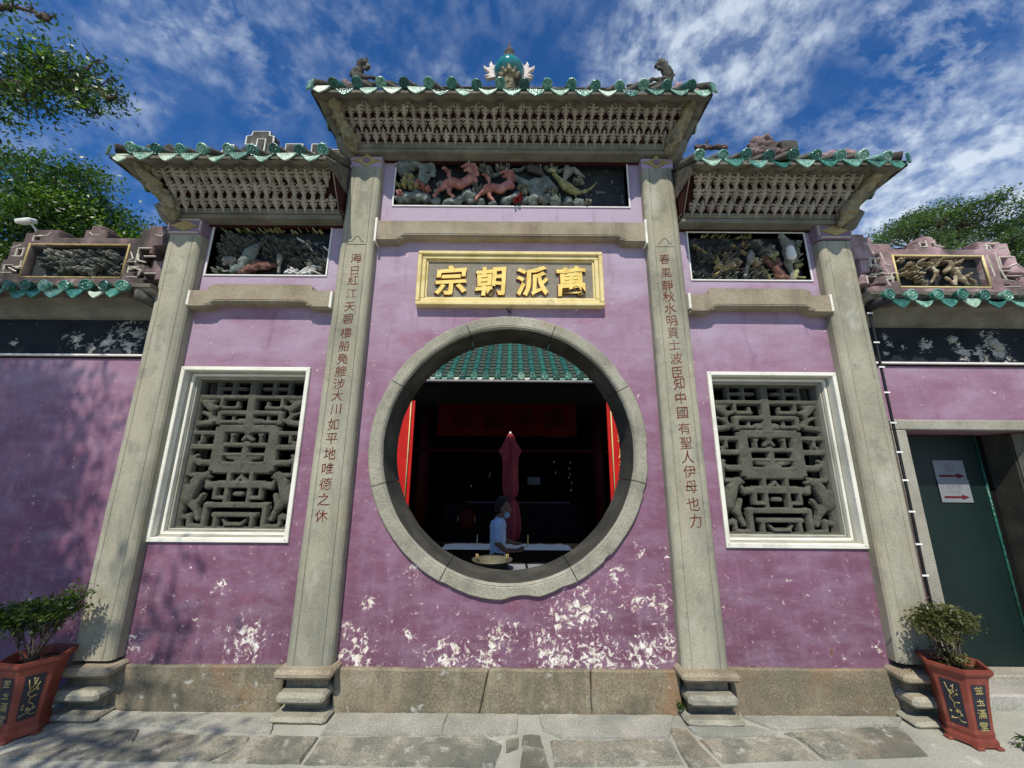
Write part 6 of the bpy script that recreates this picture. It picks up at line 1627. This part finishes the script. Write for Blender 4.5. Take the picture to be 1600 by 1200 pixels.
folds('canopy', [(.03, 2.69, 0), (.07, 2.60, 0), (.11, 2.45, 0), (.13, 2.30, 0), (.12, 2.10, 0), (.125, 1.9, 0), (.13, 1.7, .005), (.115, 1.58, .01), (.05, 1.53, .03), (.06, 1.50, .035), (.10, 1.42, .045), (.13, 1.2, .05), (.14, 1.0, .05), (.12, .86, .045), (.05, .74, .03)], 5, .20, M['clothred'], um)
# vent flap: two hanging triangles
for s in (-1, 1):
    pydata('vent_flap', [(0, 3.40, 2.68), (s * .05, 3.38, 2.63), (s * .215, 3.40, 2.36), (s * .12, 3.35, 2.20), (s * .05, 3.33, 2.12), (s * .03, 3.36, 2.36)], [(0, 1, 2, 3, 4, 5)], um, M['clothred']).modifiers.new('t', 'SOLIDIFY').thickness = .006
box('strap', -.02, .09, 3.38, 3.62, 1.515, 1.545, M['clothred'], um, .004)

# incense table
tb = empty('incense_table', (0, 2.9, 0), 'long black incense table filled with pale ash', 'table')
box('table_box', -1.0, .92, 2.62, 3.02, .62, .785, M['blackwood'], tb, .01)
for x in (-.9, .82):
    for y in (2.68, 2.96): box('leg', x - .035, x + .035, y - .035, y + .035, 0, .619, M['blackwood'], tb, .004)
box('table_rim', -1.07, .99, 2.58, 3.06, .786, .806, M['blackwood'], tb, .006)
V, F = [], []
nx_, ny_ = 80, 14
for i in range(nx_ + 1):
    for j in range(ny_ + 1):
        x, y = -1.06 + 2.04 * i / nx_, 2.59 + .46 * j / ny_
        e = min(1, min(i, nx_ - i) / 5, min(j, ny_ - j) / 2)
        V.append((x, y, .808 + e * (.022 + .018 * noise.noise(Vector((x * 9, y * 9, 1))))))
for i in range(nx_):
    for j in range(ny_): F.append((i * (ny_ + 1) + j, (i + 1) * (ny_ + 1) + j, (i + 1) * (ny_ + 1) + j + 1, i * (ny_ + 1) + j + 1))
pydata('ash', V, F, tb, M['sand'], True)
box('lower_shelf', -.92, .85, 2.66, 2.98, .30, .33, M['blackwood'], tb, .004)
box('tray', .02, .38, 2.2, 2.5, .60, .61, M['paper'], tb, .003) if False else None
for x, y, lb, m_, h in ((.30, 2.85, 'yellow candle standing in the ash right of the man', 'yellow', .17), (-.52, 2.85, 'thin pale incense stick in the ash left of the man', 'sand', .17)):
    c = tube('candle' if m_ == 'yellow' else 'incense_stick', [(x, y, .82), (x, y, .82 + h)], .012 if m_ == 'yellow' else .006, M[m_], None, 8)
    tag(c, lb, 'candle' if m_ == 'yellow' else 'incense')
# brass bowl on a stand near the opening
bw_ = empty('brass_bowl', (-.19, 1.0, 0), 'wide brass bowl censer with two upright handles just inside the ring', 'bowl')
lathe('bowl', [(.05, .80), (.13, .83), (.175, .89), (.19, .955), (.232, .985), (.235, .995), (.185, .985), (.15, .93), (.05, .90)], -.19, 1.0, M['brass'], bw_)
for s in (-1, 1): tube('handle', [(-.19 + s * .18, 1.0, .985), (-.19 + s * .185, 1.0, 1.05), (-.19 + s * .165, 1.0, 1.045), (-.19 + s * .16, 1.0, .985)], .007, M['dimgold'], bw_, 6)
lathe('bowl_stand', [(.17, 0), (.15, .04), (.06, .10), (.05, .6), (.09, .78), (.05, .82)], -.19, 1.0, M['blackwood'], bw_)
# low stone shelf under with papers
sh = box('offering_shelf', -.25, .62, .95, 1.35, .0, .875, M['blackwood'], None, .006)
tag(sh, 'low dark offering shelf right of the brass bowl', 'shelf')
pp = box('price_card', .0, .20, 1.0, 1.3, .8755, .880, M['paper'], None, .001); tag(pp, 'pale card lying on the offering shelf next to the bowl', 'card')
pp = box('price_card', .23, .50, 1.0, 1.3, .8755, .880, M['paper'], None, .001); tag(pp, 'right hand card with red print on the offering shelf', 'card')
glyph('香燭', .07, .36, 1.08, .8812, M['printred'], pp, .0004, 0, 0, rot=Matrix.Identity(4), name='lettering')

# ------------------------------------------------------------------ person
ps = empty('person', (-.14, 2.2, 0), 'man in pale blue t-shirt with lowered mask placing incense, seen from the side', 'person')
X0, Y0 = -.165, 2.2
def B(x, y, z): return (X0 + x, Y0 + y, z)
blob('body', [
    (B(.085, 0, 1.475), .092, B(.075, 0, 1.50), .098), (B(.10, 0, 1.46), .085, B(.125, 0, 1.40), .062), (B(.135, 0, 1.385), .040, B(.145, 0, 1.375), .035), (B(.178, 0, 1.455), .012, B(.195, 0, 1.435), .016), (B(.165, 0, 1.405), .020, B(.17, 0, 1.398), .018),
    (B(.05, -.09, 1.455), .022, B(.045, -.094, 1.43), .014), (B(.05, .09, 1.455), .022, B(.045, .094, 1.43), .014),
    (B(.06, 0, 1.40), .056, B(.03, 0, 1.30), .058), (B(.02, 0, 1.30), .075, B(.0, 0, 1.24), .10), (B(.0, -.11, 1.24), .07, B(.0, .11, 1.24), .07), (B(.0, 0, 1.2), .11, B(.0, 0, .95), .105), (B(.0, -.06, 1.1), .09, B(.0, -.05, .90), .10), (B(.0, .06, 1.1), .09, B(.0, .05, .90), .10),
    (B(.01, -.17, 1.235), .055, B(-.0, -.19, 1.0), .043), (B(-.0, -.19, 1.0), .042, B(.11, -.19, .905), .036), (B(.11, -.19, .905), .036, B(.25, -.16, .90), .026), (B(.25, -.16, .90), .026, B(.30, -.15, .905), .028), (B(.30, -.15, .905), .028, B(.335, -.145, .905), .022),
    (B(.01, .17, 1.235), .055, B(.03, .19, 1.0), .043), (B(.03, .19, 1.0), .042, B(.26, .14, .94), .027), (B(.26, .14, .94), .027, B(.33, .10, .95), .024),
    (B(.0, -.08, .88), .085, B(.02, -.09, .50), .055), (B(.02, -.09, .50), .055, B(-.01, -.09, .10), .035), (B(-.01, -.09, .05), .035, B(.13, -.10, .035), .032),
    (B(.0, .08, .88), .085, B(-.02, .09, .50), .055), (B(-.02, .09, .50), .055, B(-.05, .09, .10), .035), (B(-.05, .09, .05), .035, B(.09, .10, .035), .032)], .010, M['skin'], ps, 2)
for k, (dz, L_) in enumerate(((.022, .055), (.008, .062), (-.006, .058), (-.019, .046))):
    blob('finger', [(B(.335, -.148, .905 + dz), .0095, B(.335 + L_ * .6, -.142, .910 + dz * .8), .0088), (B(.335 + L_ * .6, -.142, .910 + dz * .8), .0088, B(.335 + L_ * .7, -.125, .905 + dz * .7), .0078)], .0035, M['skin'], ps, 1)
blob('thumb', [(B(.31, -.15, .925), .011, B(.35, -.135, .945), .009), (B(.35, -.135, .945), .009, B(.375, -.13, .94), .008)], .0035, M['skin'], ps, 1)
blob('t_shirt', [(B(.0, -.115, 1.245), .082, B(.0, .115, 1.245), .082), (B(.0, 0, 1.2), .128, B(.0, 0, .90), .122), (B(.0, -.07, 1.12), .105, B(.0, -.06, .86), .112), (B(.0, .07, 1.12), .105, B(.0, .06, .86), .112), (B(-.0, -.0, .90), .12, B(.0, 0, .82), .12),
                 (B(.01, -.175, 1.24), .070, B(.0, -.195, 1.06), .066), (B(.01, .175, 1.24), .070, B(.02, .195, 1.06), .066), (B(.02, 0, 1.28), .085, B(.01, 0, 1.24), .10)], .013, M['shirt'], ps, 2)
blob('shorts', [(B(.0, -.07, .84), .105, B(.02, -.09, .52), .085), (B(.0, .07, .84), .105, B(-.02, .09, .52), .085), (B(0, -.05, .84), .10, B(0, .05, .84), .10)], .014, M['shorts'], ps, 2)
blob('hair', [(B(.055, 0, 1.51), .102, B(.05, 0, 1.535), .098), (B(.02, 0, 1.47), .085, B(.03, 0, 1.44), .07), (B(.07, 0, 1.56), .08, B(.12, 0, 1.545), .055), (B(.15, 0, 1.535), .03, B(.16, 0, 1.52), .02)], .010, M['hair'], ps, 1)
blob('face_mask', [(B(.125, -.03, 1.375), .042, B(.135, .03, 1.375), .042), (B(.13, 0, 1.36), .045, B(.12, 0, 1.35), .04)], .008, M['mask'], ps, 1)
tube('mask_strap', [B(.13, -.062, 1.39), B(.08, -.097, 1.43), B(.05, -.10, 1.45)], .003, M['mask'], ps, 4)
for s in (-1, 1): blob('eye', [(B(.168, s * .034, 1.475), .010, B(.170, s * .034, 1.475), .010)], .003, M['hair'], ps, 0)
for s in (-1, 1): blob('shoe', [(B(-.04 + (.04 if s < 0 else 0), s * .09, .05), .045, B(.09 + (.04 if s < 0 else 0), s * .10, .035), .038)], .010, M['shorts'], ps, 1)
st = tube('incense_stick', [B(.36, -.145, .905), B(.46, -.13, .985)], .006, M['yellow'], None, 6)
tag(st, 'bundle of yellow incense sticks held in the man\'s hand', 'incense')

# ------------------------------------------------------------------ trees
def tree(name, label, trunk, clumps, n, size, mat, seed, cat='tree', up=.5, aspect=.45, group=None, shell=.45, per=40, tuft=2.4):
    t = empty(name, trunk[0][0][0], label, cat, group)
    rr = random.Random(seed)
    paths = list(trunk)
    hub = trunk[0][0][-1]
    limbs('trunk', paths, M['bark'], t, 9)
    tw = []
    for c in clumps:
        r_ = c[3] if not hasattr(c[3], '__len__') else c[3][0]
        src = min([p for pth in trunk for p in pth[0]], key=lambda p: (Vector(p) - Vector(c[:3])).length)
        tw.append(([src, tuple((Vector(src) + Vector(c[:3])) / 2 + Vector((0, 0, -.1))), c[:3]], .05, .018))
        for _ in range(7):
            e = Vector(c[:3]) + Vector((rr.gauss(0, 1), rr.gauss(0, 1), rr.gauss(.2, .7))) * r_ * .45
            tw.append(([c[:3], tuple(e)], .016, .005))
    tag(limbs('branch', tw, M['bark'], t, 5), kind='stuff')
    leaves('crown', clumps, n, size, M[mat], t, seed, up, shell, aspect, per, tuft)
    return t
TL = [(-14.919, 6, 11.0), (-13.283, 6, 10.55), (-12.949, 6.5, 10.1), (-12.314, 7, 9.6), (-13.238, 5.5, 9.347), (-12.654, 6, 9.111), (-13.589, 5.5, 8.731), (-11.343, 7, 8.85), (-11.972, 6.5, 8.627), (-13.698, 5.5, 7.937), (-16.28, 6, 9.945), (-15.712, 6, 8.249), (-11.2, 7, 7.9), (-12.4, 6.5, 7.5), (-10.6, 7.5, 7.9), (-14.6, 6, 7.0), (-13.4, 6.6, 11.35)]
tree('broadleaf_tree', 'dense glossy green tree rising behind the left side wall', [([(-14.5, 7.5, 0), (-14.3, 7.2, 3.5), (-14, 6.8, 6.5), (-13.8, 6.4, 9)], .4, .12), ([(-14, 6.8, 6.5), (-12.6, 7, 8.2), (-11.5, 7, 8.8)], .16, .05)],
     [(x, y, z - .45, (.85, .85, .62) if i != 16 else (.35, .4, .4)) for i, (x, y, z) in enumerate(TL)], 44000, .115, 'leaf_a', 11, up=.45, per=70, tuft=2.2, shell=.55)
BRs = [(-9.293, 2, 9.30, .62), (-8.807, 2, 9.30, .55), (-8.35, 2, 9.34, .50), (-8.02, 2, 9.60, .26), (-7.80, 2, 8.98, .30), (-7.45, 2, 8.76, .20), (-8.517, 2, 8.85, .45), (-9.114, 2, 8.70, .5), (-9.6, 2, 8.35, .30), (-8.15, 2, 8.75, .28), (-9.974, 2, 9.214, .7), (-9.9, 2, 8.0, .25), (-9.137, 1.5, 10.20, .22), (-8.75, 1.5, 10.13, .18), (-8.38, 1.5, 9.95, .12), (-9.652, 1.5, 10.35, .3), (-10.3, 1.8, 8.6, .5), (-9.75, 2, 7.75, .18)]
tree('ficus_tree', 'overhanging ficus branch with small leaves at the upper left', [([(-12.5, 1.0, 0), (-12.3, 1.0, 4), (-12, 1.2, 7), (-11.2, 1.5, 8.4), (-10.2, 1.9, 8.8), (-9.2, 2, 9.0), (-8.3, 2, 9.1), (-7.55, 2, 8.75)], .35, .02), ([(-11.2, 1.5, 8.4), (-10.3, 1.5, 9.9), (-9.2, 1.5, 10.2), (-8.5, 1.5, 10.0)], .09, .012), ([(-10.2, 1.9, 8.8), (-9.8, 2, 8.1), (-9.5, 2, 7.6)], .04, .01)],
     [(x, y, z, (r, r, r * .62)) for x, y, z, r in BRs], 5200, .105, 'leaf_a', 12, up=.1, aspect=.38, per=24, tuft=1.5, shell=.2)
_rt = random.Random(21)
TRc = []
for (x, z, n_) in ((15.5, 11.3, 2), (16.1, 12.0, 3), (16.9, 12.5, 4), (17.9, 12.95, 4), (18.7, 13.1, 4), (19.6, 13.5, 4), (20.6, 13.2, 5), (21.6, 13.0, 5), (22.6, 13.4, 5), (23.6, 13.3, 4), (16.9, 11.5, 3), (17.6, 11.9, 2), (19.4, 12.4, 3), (20.3, 12.0, 4), (21.4, 11.8, 4), (22.4, 12.2, 4), (23.6, 12.2, 4), (21.8, 10.8, 4), (22.9, 10.6, 4), (18.6, 11.3, 2), (19.8, 11.1, 2), (24.6, 12.9, 4), (24.4, 11.3, 4)):
    for _ in range(n_):
        q = _rt.uniform(.28, .55)
        TRc.append((x + _rt.uniform(-.55, .55), 11 + _rt.uniform(-.9, 1.3), z + _rt.uniform(-.35, .25), q))
tree('spreading_tree', 'wide flat-crowned tree beyond the right side wall', [([(21, 12, 0), (20.8, 12, 5), (20.3, 11.8, 9), (19.4, 11.4, 10.6), (18.6, 11, 11.4), (17.2, 11, 11.6)], .45, .06), ([(20.3, 11.8, 9), (21.5, 11.5, 10.8), (23.5, 11.4, 12.2)], .25, .06), ([(18.6, 11, 11.4), (18.7, 11, 12.3), (18.9, 11, 12.8)], .09, .03), ([(18.7, 11, 12.0), (19.6, 11, 12.7)], .06, .02)],
     [(x, y, z, (q * 1.35, q * 1.2, q * .5)) for x, y, z, q in TRc], 30000, .125, 'leaf_b', 13, up=.7, per=26, tuft=1.5)
# tree in front, left of the camera: only its shadow reaches the picture
FT = []
for (tx, tz, s_, r_) in ((-5.4, 2.9, 4.5, .55), (-5.0, 2.9, 5.0, .45), (-4.7, 2.7, 4.6, .36), (-5.5, 2.2, 4.8, .6), (-5.0, 2.1, 4.6, .50), (-4.65, 1.9, 5.0, .38), (-5.3, 1.5, 4.6, .6), (-4.9, 1.3, 5.0, .5), (-4.55, 1.0, 4.8, .38), (-5.2, .8, 4.8, .6), (-4.7, .6, 5.0, .5), (-4.3, .2, 5.0, .42), (-6.2, 2.4, 4.8, .8), (-6.2, 1.2, 4.8, .8), (-4.35, 2.45, 4.8, .22), (-4.4, 1.55, 4.8, .2), (-3.9, -.35, 5, .40), (-3.4, -.55, 5.2, .36), (-3.05, .62, 5.0, .20), (-2.85, -.62, 5.4, .28), (-3.0, .15, 5, .20), (-6.2, .2, 5, .8), (-4.8, -.6, 5.0, .6), (-2.3, -.75, 5.4, .16)):
    FT.append((tx - .20 * s_, -1.0 * s_, tz + 1.30 * s_, r_))
tree('shade_tree', 'leafy tree standing in front of the left wall, outside the frame, casting dappled shade', [([(-8.6, -5.5, 0), (-8.4, -5.4, 3.5), (-7.6, -5.2, 6.0), (-6.4, -5.0, 7.2), (-5.4, -5.0, 6.6)], .28, .05)],
     [(x, y, z, (r, r, r * .8)) for x, y, z, r in FT], 15000, .115, 'leaf_a', 14, up=.4, aspect=.42, shell=.05, per=40, tuft=2.0)
# roof glimpsed beyond the right wall
ho = empty('house', (18.5, 8.4, 0), 'grey gabled roof glimpsed beyond the right side wall', 'house')
box('wall', 16.6, 20, 8.2, 11, 0, 8.25, M['white'], ho, .02)
pydata('roof', [(16.2, 7.8, 8.25), (20.4, 7.8, 8.25), (20.4, 11.4, 8.25), (16.2, 11.4, 8.25), (17.3, 9.6, 9.5), (20.4, 9.6, 9.5)], [(0, 1, 5, 4), (2, 3, 4, 5), (3, 0, 4), (1, 2, 5), (0, 3, 2, 1)], ho, M['darkstone'])
tube('ridge_tile', [(17.3, 9.6, 9.52), (20.4, 9.6, 9.52)], .10, M['terracotta'], ho, 8)

# shared groups of look-alikes
for o in list(scene.objects):
    if o.parent is None and o.get('category'):
        g_ = {'flower_pot': 'red hexagonal flower pots', 'azalea': 'azalea bushes in the pots', 'couplet_board': 'scarlet couplet boards',
              'side_wall': 'purple side walls of the gate', 'window_backing': 'added dark boxes behind the windows', 'price_card': 'cards on the offering shelf',
              'incense_stick': 'incense sticks'}.get(o.name.split('.')[0])
        if g_: o['group'] = g_
